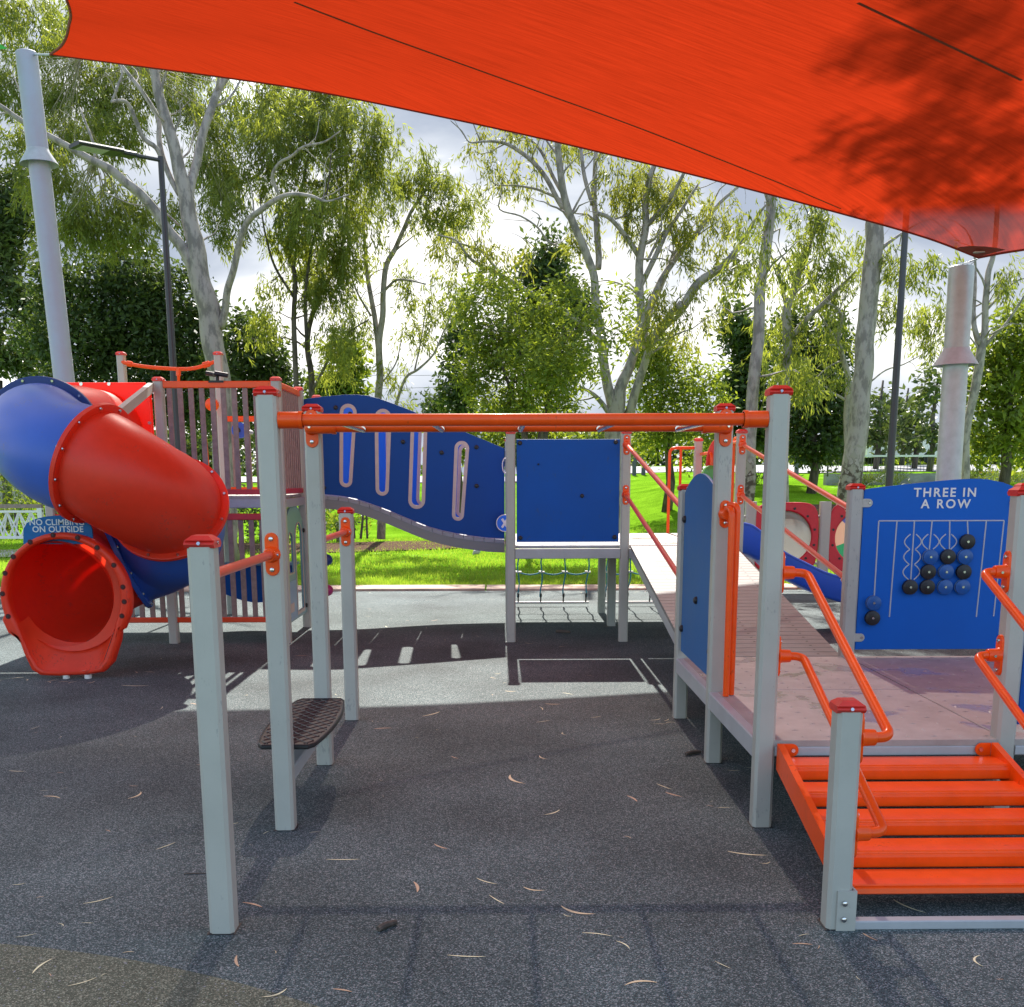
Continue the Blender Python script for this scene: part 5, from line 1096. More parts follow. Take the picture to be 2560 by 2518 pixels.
# central gum with many ascending limbs
tree('gum_tree', 'wide pale gum with many ascending limbs in the middle, above the horizontal bars', P(1545, 1380, 24).x, 24,
 [('b', [(1570, 2480, 115), (1565, 2100, 108), (1560, 1800, 100), (1590, 1640, 62), (1645, 1500, 48), (1695, 1300, 44), (1690, 1100, 43), (1690, 950, 40), (1720, 800, 36), (1725, 620, 32), (1760, 480, 26), (1800, 380, 20), (1830, 250, 12)]),
  ('b', [(1550, 1760, 60), (1520, 1600, 50), (1505, 1500, 48), (1490, 1350, 46), (1458, 1200, 44), (1450, 1050, 40), (1400, 900, 40), (1345, 780, 38), (1300, 650, 36), (1270, 480, 34), (1255, 340, 30), (1250, 200, 22)], -1),
  ('b', [(1330, 740, 30), (1300, 700, 28), (1250, 620, 26), (1180, 500, 24), (1100, 410, 22), (1000, 345, 18), (930, 325, 14), (860, 325, 11), (790, 328, 8), (750, 270, 6), (690, 215, 4)], -.5), ('b', [(850, 325, 9), (830, 280, 7), (810, 230, 5)], 0),
  ('b', [(1470, 1000, 32), (1470, 900, 32), (1460, 750, 30), (1450, 620, 27), (1455, 450, 22), (1465, 330, 16)], 1), ('b', [(1445, 660, 22), (1400, 520, 20), (1380, 360, 16), (1340, 220, 10)], .6), ('b', [(1310, 640, 20), (1240, 530, 18), (1170, 380, 14), (1100, 310, 11), (950, 265, 8)], .5),
  ('b', [(1630, 1790, 52), (1700, 1560, 40), (1760, 1380, 40), (1850, 1250, 42), (1910, 1190, 44)], -1), ('c', [(60, 905, 42), (110, 850, 46), (200, 760, 46), (300, 620, 44), (380, 560, 40), (450, 500, 33), (520, 400, 24), (580, 300, 16), (640, 220, 9)], -1),
  ('b', [(1705, 1420, 30), (1740, 1230, 31), (1800, 1100, 30), (1860, 950, 28), (1904, 880, 26)], 1), ('c', [(20, 770, 30), (50, 720, 32), (130, 570, 30), (200, 470, 27), (300, 350, 23), (400, 220, 18), (500, 130, 13)], 1),
  ('c', [(0, 640, 26), (60, 520, 26), (130, 370, 22), (200, 270, 16), (300, 110, 10)], 0), ('b', [(1720, 780, 26), (1800, 690, 24), (1870, 600, 22), (1930, 480, 16)], -.5),
  ('b', [(1690, 940, 30), (1640, 860, 27), (1590, 790, 23), (1530, 730, 22), (1470, 705, 18)], -.5), ('b', [(1560, 735, 9), (1620, 715, 9), (1660, 690, 8), (1700, 665, 6)], 0), ('b', [(1290, 640, 16), (1200, 600, 14), (1130, 575, 12), (1040, 560, 9), (930, 555, 7), (905, 515, 5)], -.6),
  ('b', [(1470, 1380, 30), (1380, 1290, 28), (1290, 1220, 28), (1200, 1180, 28), (1100, 1120, 26), (1000, 1060, 24), (920, 1010, 22), (830, 970, 18), (780, 930, 13), (720, 850, 9), (620, 820, 6)], -1.5), ('b', [(950, 1030, 16), (900, 960, 15), (850, 905, 13), (760, 870, 10), (700, 860, 7)], -1),
  ('b', [(1250, 880, 12), (1200, 850, 11), (1150, 780, 10), (1060, 720, 9), (950, 685, 7), (960, 600, 5), (960, 520, 4)], -.8), ('b', [(1150, 770, 6), (1160, 720, 5), (1120, 690, 3)], -.8), ('b', [(1730, 960, 14), (1790, 840, 12), (1850, 780, 9), (1870, 900, 6)], 0),
  ('b', [(1540, 1780, 30), (1470, 1690, 26), (1430, 1650, 18), (1370, 1620, 10)], -.5)],
 [('b', 900, 440, 70, 50), ('b', 1040, 460, 90, 60), ('b', 1110, 540, 80, 40), ('b', 860, 290, 60, 40), ('b', 1010, 290, 90, 40), ('b', 1200, 320, 110, 50), ('b', 1400, 330, 130, 50, 1), ('b', 1510, 420, 90, 60), ('b', 1520, 560, 70, 40), ('b', 1660, 470, 110, 80, 1), ('b', 1600, 600, 60, 40), ('b', 1740, 550, 90, 70), ('b', 1860, 560, 80, 70, 1), ('b', 1850, 640, 60, 50), ('b', 1700, 780, 50, 60), ('b', 1320, 790, 50, 50), ('b', 1380, 760, 40, 40), ('b', 810, 830, 100, 70, -1), ('b', 870, 930, 100, 50, -1), ('b', 690, 900, 70, 60, -1), ('b', 990, 930, 80, 60, -1), ('b', 1640, 740, 40, 30),
  ('c', 60, 130, 120, 80), ('c', 180, 200, 100, 80, 1), ('c', 280, 300, 90, 80), ('c', 100, 330, 80, 60), ('c', 250, 440, 90, 50), ('c', 150, 650, 110, 70, -1), ('c', 330, 740, 80, 40, -1), ('c', 420, 300, 90, 90), ('c', 470, 480, 120, 80, -1), ('c', 380, 190, 80, 60), ('c', 60, 800, 120, 80, -1), ('c', 200, 880, 90, 60)],
 B_gum, L_gold, dens=.72, **GUM)
# the yellow-green bushy tree in front of it
tree('bushy_wattle_tree', 'yellow-green bushy tree filling the middle, in front of the wide pale gum', P(1330, 1390, 21.5).x, 21.5,
 [('b', [(1080, 2500, 34), (1100, 2200, 30), (1080, 1900, 26), (1030, 1700, 20), (960, 1500, 14), (900, 1300, 9)]), ('b', [(1100, 2200, 26), (1180, 1800, 20), (1250, 1550, 15), (1300, 1350, 9)], 0), ('b', [(1090, 2000, 16), (1090, 1700, 14), (1060, 1450, 11), (1050, 1250, 7)], 1)],
 [('b', 850, 1130, 110, 80), ('b', 870, 1270, 140, 110), ('b', 850, 1430, 160, 130), ('b', 980, 1170, 130, 100, 1), ('b', 1070, 1330, 160, 130), ('b', 960, 1560, 190, 140), ('b', 1140, 1530, 190, 150, -1), ('b', 1010, 1720, 210, 110), ('b', 1260, 1400, 150, 130), ('b', 1300, 1570, 150, 130), ('b', 1250, 1700, 170, 90), ('b', 1230, 1220, 110, 100), ('b', 1420, 1310, 90, 90, -1), ('b', 1420, 1480, 80, 80, -1.5), ('b', 1350, 1140, 90, 70), ('b', 800, 1620, 90, 90), ('b', 1560, 1350, 60, 60, -1), ('b', 1620, 1180, 60, 50, -1)],
 B_dark, L_mid, per=85, size=.145, wid=.042, droop=.35, spread=(.18, .18, .18), cs=.33, dens=1.2)
DENSE = dict(per=110, size=.16, wid=.068, droop=.3, spread=(.24, .24, .22), cs=.40, twig=False, dens=1.1)
def solid(name, lab, X, Y, blobs, leaf, tz='b', trunk=None, bark=None, **k):
    q = dict(DENSE); q.update(k); zb = gh(X, Y); h_ = trunk or 2.5
    ex = [([Vector((X, Y, zb-.1)), Vector((X+.1, Y, zb+h_*.5)), Vector((X, Y, zb+h_)), Vector((X+.15, Y+.1, zb+h_*1.7))], [.16, .13, .10, .05])]
    return tree(name, lab, X, Y, [], blobs, bark or B_dark, leaf, extra=ex, **q)
solid('cypress_tree', 'tall dark green conifer poking up behind the yellow-green bushy tree', P(1360, 1300, 32).x, 32, [('b', 1215, 870, 55, 70), ('b', 1200, 980, 100, 90), ('b', 1120, 960, 50, 60), ('b', 1260, 1080, 130, 110), ('b', 1100, 1060, 80, 70), ('b', 1330, 1230, 130, 130), ('b', 1180, 1230, 160, 120), ('b', 1200, 1420, 220, 200)], L_dark, size=.19, wid=.09)
solid('cypress_tree', 'dark narrow conifer at the left edge of the yellow-green bushy tree', P(1140, 1310, 33).x, 33, [('b', 765, 1180, 32, 70), ('b', 770, 1300, 55, 90), ('b', 750, 1430, 75, 100), ('b', 740, 1570, 85, 110), ('b', 760, 1710, 100, 100)], L_dark, size=.19, wid=.09)
solid('park_tree', 'small mid-green tree against the sky just right of the wavy bridge board', P(1095, 1300, 45).x, 45, [('b', 625, 1660, 45, 70), ('b', 590, 1730, 70, 60), ('b', 650, 1760, 70, 70)], L_far, size=.25, wid=.11, per=40)
solid('dense_tree', 'large dark dense tree directly behind the left street lamp', P(330, 1330, 29).x, 29, [('a', 560, 1330, 200, 90), ('a', 400, 1450, 190, 140), ('a', 640, 1480, 210, 160), ('a', 820, 1420, 160, 130), ('a', 300, 1650, 200, 160), ('a', 540, 1680, 220, 170), ('a', 780, 1680, 210, 170), ('a', 960, 1600, 130, 170), ('a', 420, 1880, 260, 150), ('a', 760, 1900, 250, 150), ('a', 1000, 1820, 150, 150), ('a', 540, 2060, 300, 120), ('a', 880, 2060, 250, 120)], L_dark, size=.17, wid=.075, dens=1.1)
solid('dense_tree', 'glossy dark round tree right of the big left gum, above the slatted barrier', P(660, 1320, 28).x, 28, [('a', 1230, 1700, 130, 120), ('a', 1350, 1780, 130, 110), ('a', 1200, 1870, 170, 120), ('a', 1400, 1900, 140, 100), ('a', 1230, 2020, 230, 120), ('a', 1450, 2050, 150, 110)], L_dark, size=.17, wid=.075)
solid('park_tree', 'hazy olive tree at the far left edge above the slide', P(20, 1330, 31).x, 31, [('a', 60, 900, 120, 130), ('a', 100, 1100, 140, 140), ('a', 40, 1300, 120, 140), ('a', 130, 1500, 130, 140), ('a', 40, 1750, 120, 110), ('a', 150, 1800, 120, 120), ('a', -60, 1050, 120, 200), ('a', -50, 1500, 120, 200)], L_far, size=.21, wid=.08, dens=.8)
solid('park_tree', 'small green tree between the two dark stems and the slim gum', P(830, 1300, 38).x, 38, [('b', 170, 1600, 80, 60), ('b', 110, 1680, 100, 70), ('b', 210, 1690, 60, 60), ('b', 60, 1600, 70, 60), ('a', 1740, 1790, 80, 90)], L_mid, size=.26, wid=.12)
# right hand trees
tree('gum_tree', 'straight lilac-grey gum trunk just left of the tallest right post', P(1868, 1400, 19).x, 19,
 [('c', [(530, 2060, 68), (545, 1750, 64), (552, 1600, 62), (560, 1400, 60), (570, 1200, 60), (582, 1000, 58), (600, 850, 56), (612, 650, 53), (630, 450, 51), (655, 300, 49), (672, 160, 47), (700, -60, 42), (730, -300, 34), (780, -700, 20)]), ('c', [(660, 250, 18), (600, 60, 14), (520, -150, 9)], -1), ('c', [(690, 0, 20), (800, -200, 14), (900, -360, 9)], 0)],
 [('c', 600, 430, 90, 90, -1), ('c', 570, 560, 70, 60, -1), ('c', 600, 250, 90, 60), ('c', 700, 560, 70, 90, 1), ('c', 680, 1020, 60, 110, 1), ('c', 780, 1080, 100, 60, -.5), ('c', 860, 1110, 70, 40, -.5), ('c', 690, -350, 320, 200), ('c', 860, -650, 320, 240), ('c', 500, -650, 300, 200), ('c', 560, -150, 200, 110)],
 B_gum2, L_gum, dens=.7, **GUM)
tree('gum_tree', 'medium gum with forking limbs between the lilac trunk and the thick pale trunk', P(1958, 1330, 23.5).x, 23.5,
 [('c', [(715, 1960, 62), (720, 1500, 56), (728, 1130, 52), (745, 1000, 48), (740, 850, 44), (740, 740, 40), (780, 640, 36), (815, 540, 31), (850, 430, 26), (900, 300, 18), (940, 150, 10)]), ('c', [(760, 900, 28), (850, 790, 25), (950, 700, 22), (1040, 610, 15), (1090, 560, 8)], -1), ('c', [(745, 760, 22), (715, 640, 18), (690, 540, 13), (650, 470, 8)], .6),
  ('c', [(1045, 1950, 36), (1045, 1300, 34), (1050, 1120, 32), (1025, 1010, 26), (1000, 900, 24), (1020, 800, 20), (980, 740, 12), (930, 720, 8)], -.6), ('c', [(1020, 1010, 12), (980, 900, 11), (900, 770, 8)], .3), ('c', [(1045, 1220, 14), (1000, 1190, 13), (920, 1165, 9), (820, 1165, 5)], -.8)],
 [('c', 800, 460, 130, 90), ('c', 900, 330, 110, 70), ('c', 960, 480, 100, 80, -1), ('c', 850, 630, 110, 70, 1), ('c', 960, 620, 110, 70), ('c', 720, 820, 80, 90), ('c', 950, 820, 90, 60, -1), ('c', 720, 920, 80, 70), ('c', 830, 1020, 90, 50, -1), ('c', 960, 1090, 70, 50, -1), ('c', 1050, 430, 60, 80), ('c', 1040, 920, 60, 60), ('c', 1000, 700, 80, 50), ('c', 860, 250, 120, 60)],
 B_gum, L_gum, dens=.75, **GUM)
tree('gum_tree', 'thick pale gum trunk with flaky dark bark at its foot, behind the red play panels', P(2120, 1350, 21).x, 21,
 [('c', [(1045, 2000, 122), (1060, 1700, 114), (1072, 1600, 108), (1085, 1450, 100), (1100, 1250, 95), (1118, 1050, 92), (1140, 850, 90), (1160, 700, 87), (1175, 500, 85), (1186, 320, 84), (1200, 100, 78), (1230, -200, 66), (1280, -500, 50), (1330, -800, 34)]), ('c', [(1215, 0, 36), (1350, -220, 28), (1480, -420, 18)], -1.5), ('c', [(1225, -180, 34), (1120, -420, 24), (1040, -640, 14)], 0),
  ('c', [(1190, 480, 20), (1240, 430, 18), (1320, 370, 12), (1380, 330, 7)], .3)],
 [('c', 1280, 420, 80, 60), ('c', 1300, 520, 60, 60), ('c', 1380, 560, 90, 50), ('c', 1420, 470, 90, 60), ('c', 1300, 800, 50, 60, 1), ('c', 1240, 690, 50, 90, 1)],
 B_gum2, L_gum, dens=.8, **GUM)
# high crowns of the two trunks above the sail: they throw the dappled shade on its low corner
hc = []
zz0 = math.tan(SUN_EL)
def up_sun(x, y, Y2, rx, rz):   # a foliage mass up the sun's path from a spot on the sail
    q = onsail(x*D2, y*D2)
    if q is None: return
    hc.append(('w', q.x, Y2, q.z+(Y2-q.y)*zz0, rx, 1.2, rz))
for x, y, rx, rz in ((1840, 410, .85, .75), (1800, 330, .8, .7), (1720, 300, .65, .5), (1880, 300, .7, .6), (1900, 190, .7, .6), (1810, 200, .55, .45), (1740, 230, .5, .3), (1780, 100, .6, .5), (1900, 60, .7, .6), (1700, 390, .4, .25), (1600, 285, .5, .25), (1900, 420, .5, .5)): up_sun(x, y, 22.5, rx, rz)
for x, y, rx, rz in ((1680, 60, .3, .25), (1840, 20, .6, .4), (1560, 300, .3, .2)): up_sun(x, y, 22.5, rx, rz)
tree('gum_tree', 'gum whose high crown lies out of sight above the low corner of the orange sail', P(2420, 1330, 24).x, 24,
 [('c', [(1610, 1990, 46), (1630, 1700, 42), (1640, 1550, 38), (1643, 1400, 38), (1668, 1250, 40), (1700, 1100, 44), (1720, 950, 44), (1738, 850, 32), (1750, 600, 28), (1785, 460, 24), (1800, 200, 22), (1780, -200, 18), (1700, -700, 14)]), ('c', [(1712, 930, 34), (1682, 820, 24), (1686, 660, 18), (1690, 500, 12), (1660, 380, 7)], .5), ('c', [(1735, 940, 20), (1790, 880, 17), (1850, 820, 14), (1930, 700, 10), (1990, 600, 6)], -.5), ('c', [(1745, 760, 14), (1800, 700, 12), (1880, 620, 9), (1960, 590, 5)], 0), ('c', [(1690, 800, 10), (1740, 740, 8), (1640, 680, 5)], 0), ('c', [(1155, 1125, 9), (1240, 1060, 8), (1330, 1030, 6), (1440, 970, 4)], 1)],
 [('c', 1820, 540, 100, 40), ('c', 1880, 620, 60, 40), ('c', 1500, 760, 60, 30), ('c', 1520, 900, 60, 30), ('c', 1430, 760, 70, 30), ('c', 1370, 790, 60, 30), ('c', 1400, 880, 50, 30)]+hc,
 B_gum, L_gum, dens=.46, **GUM)
solid('dense_tree', 'dark tree with a low branching trunk, seen between the rear handrails', P(1668, 1210, 30).x, 30, [('c', 100, 1120, 150, 110), ('c', 290, 1150, 140, 110), ('c', 130, 1290, 170, 110), ('c', 330, 1270, 130, 120), ('c', 60, 1420, 120, 80), ('c', 250, 1410, 170, 90), ('b', 1720, 1350, 120, 120), ('b', 1800, 1500, 160, 130), ('b', 1750, 1650, 150, 110)], L_mid, dens=.75, trunk=1.6)
solid('dense_tree', 'tall dark conical tree behind the lilac gum trunk', P(1860, 1230, 36).x, 36, [('c', 500, 780, 45, 60), ('c', 500, 900, 65, 110), ('c', 500, 1080, 80, 130), ('c', 480, 1250, 100, 130), ('c', 600, 1000, 60, 160), ('c', 600, 1300, 110, 150)], L_dark, size=.26, wid=.12)
solid('dense_tree', 'very dark round tree beside the thick pale trunk, its short trunk on the lawn', P(2028, 1215, 31).x, 31, [('c', 830, 850, 110, 110), ('c', 960, 880, 110, 120), ('c', 780, 1030, 130, 130), ('c', 930, 1080, 140, 140), ('c', 820, 1250, 150, 140), ('c', 970, 1280, 120, 140), ('c', 850, 1430, 170, 100), ('c', 980, 1420, 90, 90)], L_dark, size=.19, wid=.085, trunk=1.5)
for px_, py_, rx, ry, Y_, lb in ((1190, 1330, 55, 150, 52, 'first conical tree right of the thick pale trunk'), (1258, 1310, 40, 130, 56, 'narrow conical tree just left of the black lamp pole'), (1320, 1270, 45, 90, 60, 'far pointed tree just right of the black lamp pole'), (1385, 1330, 60, 130, 54, 'broad conical tree midway between lamp pole and shade column'), (1462, 1260, 40, 210, 50, 'tall dark tree touching the left side of the right shade column')):
    X_ = zp('c', px_, 1500, Y_).x
    solid('conical_tree', lb, X_, Y_, [('c', px_, py_-ry*.7, rx*.35, ry*.35), ('c', px_, py_-ry*.1, rx*.75, ry*.5), ('c', px_+8, py_+ry*.55, rx, ry*.55)], L_far, size=.36, wid=.17, per=50, cs=.55, spread=(.3, .3, .3), group='far conical trees')
solid('park_tree', 'mid-green leafy tree filling the right edge behind the right shade column', P(2500, 1240, 26).x, 26, [('c', 1870, 830, 90, 90), ('c', 1800, 960, 120, 100), ('c', 1880, 1050, 120, 130), ('c', 1760, 1120, 120, 110), ('c', 1850, 1220, 140, 120), ('c', 1740, 1290, 120, 120), ('c', 1870, 1390, 140, 120), ('c', 1740, 1430, 90, 80), ('c', 1980, 900, 100, 200), ('c', 1990, 1200, 100, 200)], L_mid, dens=.8, size=.2, wid=.08)
# far tree line closing the view
rr2 = random.Random(3)
tl_n = 0
names_ = ['far round tree in the hazy tree line behind the lawn']
for px_ in range(-160, 2760, 150):
    if 960 < px_ < 1090 and False: continue
    Y_ = rr2.uniform(66, 84); top = (1060 if px_ < 700 else 1150 if px_ < 1120 else 1040 if px_ < 1760 else 1110 if px_ < 2000 else 1085)+rr2.uniform(-30, 30); X_ = P(px_, 1190, Y_).x
    c = P(px_, (top+1190)/2, Y_); rz = (c.z-gh(X_, Y_)); wz_ = rr2.uniform(3.2, 4.8)
    blobs = [('w', X_+rr2.uniform(-1.5, 1.5), Y_, gh(X_, Y_)+rz*f_, wz_*w_, 2.5, rz*.55) for f_, w_ in ((.7, 1), (1.2, .95), (1.6, .6))]
    zb = gh(X_, Y_)
    tree('background_tree', 'round hazy-green tree in the far tree line behind the lawn', X_, Y_, [], blobs, B_dark, L_far if rr2.random() < .6 else L_mid, extra=[([Vector((X_, Y_, zb-.2)), Vector((X_, Y_, zb+rz))], [.25, .15])], per=45, size=.5, wid=.24, droop=.2, spread=(.45, .45, .4), cs=.9, dens=1.3, twig=False, group='far tree line')
# hedge stems and bushes seen beneath the bridge and behind the tower
tree('clipped_shrub', 'dark stemmy shrub seen under the curved bridge', P(893, 1343, 26).x, 26, [('b', [(180, 2425, 16), (175, 2330, 14), (160, 2250, 10)]), ('b', [(215, 2425, 14), (225, 2330, 12), (230, 2240, 8)]), ('b', [(250, 2425, 12), (245, 2300, 10)])], [('b', 200, 2290, 80, 90), ('b', 260, 2240, 60, 50), ('b', 150, 2380, 40, 50)], B_dark, L_dark, per=30, size=.12, wid=.05, droop=.2, spread=(.14, .14, .14), cs=.35, dens=.8, twig=False, group='shrubs', cat='shrub')
for px_, Y_, w_, h__, lf, lb in ((840, 27, 1.0, 1.3, L_mid, 'green bush glimpsed left of the short balance post'), (30, 27.5, 1.5, 2.1, L_mid, 'yellow-green bush behind the lattice fence at the far left edge'), (620, 27, 2.0, 1.4, L_dark, 'dark bush seen through the lower tower slats'), (430, 28, 2.2, 1.5, L_dark, 'dark bush behind the tube slide'), (150, 29, 2.4, 1.6, L_dark, 'dark bush behind the lattice fence'), (700, 29, 1.5, 1.4, L_mid, 'green bush seen through the castle board door')):
    X_ = P(px_, 1200, Y_).x; zb = gh(X_, Y_)
    tree('bush', lb, X_, Y_, [], [('w', X_, Y_, zb+h__*.5, w_, .8, h__*.55)], B_dark, lf, extra=[([Vector((X_, Y_, zb-.1)), Vector((X_, Y_, zb+h__*.4))], [.05, .03])], per=30, size=.12, wid=.05, droop=.1, spread=(.15, .15, .15), cs=.35, dens=1.1, twig=False, group='shrubs', cat='bush')
for px_, py_, s_, lb in ((2140, 1200, .5, 'low grey-green groundcover clump against the concrete wall'), (2215, 1203, .6, 'second low clump along the concrete wall, right of the lamp pole'), (2490, 1200, .9, 'yellow-green grassy clump above the three-in-a-row board'), (2560, 1205, .8, 'yellow-green grassy clump at the right edge above the game board'), (2420, 1205, .5, 'low clump just right of the right shade column'), (1880, 1205, .45, 'small grassy clump left of the concrete wall')):
    Y_ = 33.6; X_ = P(px_, py_, Y_).x; zb = gh(X_, Y_)
    tree('grass_clump', lb, X_, Y_, [], [('w', X_, Y_, zb+.18, s_, .4, .22)], B_dark, L_mid if 'yellow' in lb else L_far, extra=[([Vector((X_, Y_, zb-.1)), Vector((X_, Y_, zb+.05))], [.03, .02])], per=60, size=.3, wid=.02, droop=-.6, spread=(.12, .12, .05), cs=.3, dens=1.2, twig=False, group='groundcover clumps', cat='plant')
# ------------------------------------------------------------------ things in the background
# raised garden wall with railing
Yw = 35.0; xw0 = P(2064, 1200, Yw).x; zt_ = P(2200, 1184, Yw).z
o = thing('concrete_retaining_wall', (xw0+6, Yw, gh(xw0+6, Yw)), 'low stained concrete retaining wall across the far lawn', 'wall')
MB().box((xw0, Yw, gh(xw0+4, Yw)-.6), (xw0+16, Yw+.25, zt_)).build('wall', M_wall, o)
o = thing('metal_railing', (xw0+3, Yw+.12, zt_), 'dark metal railing with pale top bar on the concrete wall', 'railing')
zr = P(2200, 1140, Yw).z; b = MB(); L_ = 10.5
for k in range(int(L_/.11)): b.box((xw0+.1+.11*k, Yw+.11, zt_+.08), (xw0+.112+.11*k, Yw+.122, zr-.03))
b.build('balusters', M_dkpole, o)
for k in range(6): MB().box((xw0+.06+1.95*k, Yw+.09, zt_-.02), (xw0+.11+1.95*k, Yw+.14, zr)).build('post', M_dkpole, o)
MB().box((xw0, Yw+.07, zr-.03), (xw0+L_, Yw+.15, zr+.03)).build('top_bar', M_white, o); MB().box((xw0, Yw+.10, zt_+.05), (xw0+L_, Yw+.13, zt_+.08)).build('bottom_bar', M_dkpole, o)
# red barrier beyond
a = P(2392, 1204, 44); c = P(2482, 1204, 44); zt3 = P(2400, 1182, 44).z; o = thing('red_barrier', ((a.x+c.x)/2, 44, gh(a.x, 44)), 'low red slatted barrier right of the right shade column', 'barrier')
for z_ in (0, 1, 2): MB().box((a.x, 44, a.z+(zt3-a.z)*(z_/3+.08)), (c.x, 44.05, a.z+(zt3-a.z)*(z_/3+.27))).build('board', M_cap, o)
for k in range(4): x_ = a.x+(c.x-a.x)*k/3; MB().box((x_-.04, 44.05, gh(x_, 44)-.1), (x_+.04, 44.12, zt3+.04)).build('post', M_cap, o)
for px_, lb in ((1585, 'left wooden bollard beside the far road'), (1608, 'right wooden bollard beside the far road'), (1990, 'far bollard left of the thick pale trunk')):
    x_ = P(px_, 1200, 49).x; z_ = gh(x_, 49); o = MB().box((x_-.09, 48.9, z_-.1), (x_+.09, 49.08, z_+.85), c=.02).build('bollard', mat('grey_timber', (.10, .10, .12), .8), loc=(x_, 49, z_)); tag(o, lb, 'bollard', 'bollards along the road')
# white van
def van(px_, Y, col, lab):
    x_ = P(px_, 1180, Y).x; z_ = gh(x_, Y)+.05; o = thing('parked_van', (x_, Y, z_), lab, 'van'); L2, w2 = 2.2, .9
    pr = [(-2.2, .35), (-2.2, 1.2), (-2.05, 1.85), (1.0, 1.9), (1.55, 1.25), (2.1, 1.1), (2.2, .8), (2.2, .35)]
    n_ = len(pr); MB().add([(x_+a, Y-w2, z_+c) for a, c in pr]+[(x_+a, Y+w2, z_+c) for a, c in pr], [[i, (i+1) % n_, n_+(i+1) % n_, n_+i] for i in range(n_)]+[list(range(n_))[::-1], list(range(n_, 2*n_))]).build('body', col, o)
    for k, (a, c) in enumerate(((-1.9, -1.0), (-.9, .0), (.1, .95))): MB().box((x_+a, Y-w2-.01, z_+1.2), (x_+c, Y-w2-.002, z_+1.7)).build('window', mat('van_glass', (.03, .04, .05), .1), o)
    for a in (-1.4, 1.4):
        for s_ in (-1, 1): MB().cyl((x_+a, Y+s_*(w2-.12), z_+.33), (x_+a, Y+s_*(w2+.03), z_+.33), .33, 18).build('wheel', M_tyre, o)
van(2245, 62, M_white, 'white van parked far away beyond the railing')
# pale roofs far right
for px_, Y, w_, lb in ((2255, 90, 4.5, 'far pale pitched roof above the white van'), (2200, 95, 3.5, 'far house left of the black lamp pole base')):
    p = P(px_, 1172, Y); zb = gh(p.x, Y); o = thing('house', (p.x, Y, zb), lb, 'house', 'far houses')
    MB().box((p.x-w_, Y, zb-.3), (p.x+w_, Y+5, zb+2.4)).build('wall', mat('house_wall', (.55, .5, .45), .8), o)
    MB().add([(p.x-w_-.4, Y-.5, zb+2.4), (p.x+w_+.4, Y-.5, zb+2.4), (p.x+w_+.4, Y+5.5, zb+2.4), (p.x-w_-.4, Y+5.5, zb+2.4), (p.x-w_*.5, Y+2.5, zb+3.9), (p.x+w_*.5, Y+2.5, zb+3.9)], [[0, 1, 5, 4], [2, 3, 4, 5], [1, 2, 5], [3, 0, 4], [0, 3, 2, 1]]).build('roof', mat('house_roof', (.6, .58, .55), .6), o)
    for s_ in (-.5, .3): MB().box((p.x+w_*s_, Y-.02, zb+.9), (p.x+w_*s_+1.2, Y-.005, zb+1.9)).build('window', mat('far_window', (.05, .06, .07), .2), o)
# grey-roofed building, far left
o = thing('park_building', (P(-60, 1000, 38).x, 38, gh(-18, 38)), 'corner of a grey corrugated hip roof at the far left edge', 'building')
r0 = P(54, 1006, 38); r1 = P(-10, 940, 41); xl_ = r0.x-12
MB().add([(r0.x, 38, r0.z), (r1.x-1, 41, r1.z+.6), (xl_, 41, r1.z+.6), (xl_, 38, r0.z), (r0.x, 44, r0.z), (xl_, 44, r0.z)], [[0, 1, 2, 3], [0, 4, 1], [1, 4, 5, 2]]).build('roof', mat('grey_metal_roof', (.32, .34, .37), .5, noise_amt=.15), o)
MB().box((xl_+.5, 38.6, gh(r0.x, 38)-.2), (r0.x-.7, 43.4, r0.z+.02)).build('wall', mat('building_wall', (.4, .36, .3), .8), o)
# white lattice fence, far left
Yf = 23.2; x0 = P(-40, 1300, Yf).x; x1 = P(108, 1300, Yf).x; zt_ = P(50, 1268, Yf).z; zb = P(50, 1347, Yf).z
o = thing('lattice_fence', ((x0+x1)/2, Yf, 0), 'white crossed lattice fence with a dark brown top rail at the far left', 'fence')
MB().box((x0, Yf-.05, zt_-.02), (x1, Yf+.05, zt_+.06)).build('top_rail', M_slat, o); MB().box((x0, Yf-.03, zb), (x1, Yf+.03, zb+.06)).build('bottom_rail', M_white, o)
MB().box((x0, Yf-.03, zt_-.12), (x1, Yf+.03, zt_-.07)).build('upper_rail', M_white, o)
b = MB(); hh = zt_-.1-zb; n_ = 5; stp = (x1-x0)/n_
for k in range(n_):
    for q in ((k*stp, (k+1)*stp), ((k+1)*stp, k*stp), ((k+.5)*stp, k*stp), ((k+.5)*stp, (k+1)*stp)):
        b.tube([(x0+q[0], Yf, zb+.03), (x0+q[1], Yf, zt_-.1)], .02, 4)
b.build('lattice', M_white, o)
for k in (0, 1): x_ = (x0, x1-.1)[k]; MB().box((x_, Yf-.05, -.05), (x_+.1, Yf+.05, zt_-.02)).build('post', M_white, o)
b = MB(); 
# overhead wires
for k, (ya_, yb_) in enumerate(((905, 932), (948, 958), (985, 1003))):
    a = P(700, ya_, 75); c = P(1300, yb_, 75); a.x -= 8; pts = [a.lerp(c, t_/12)-Vector((0, 0, .5*math.sin(math.pi*t_/12))) for t_ in range(13)]
    o = MB().tube(pts, .012, 4).build('power_line', M_dkpole, loc=tuple(a)); tag(o, ('topmost', 'middle', 'lowest')[k]+' thin power line crossing the pale sky right of the slim gum', 'power line', 'power lines')

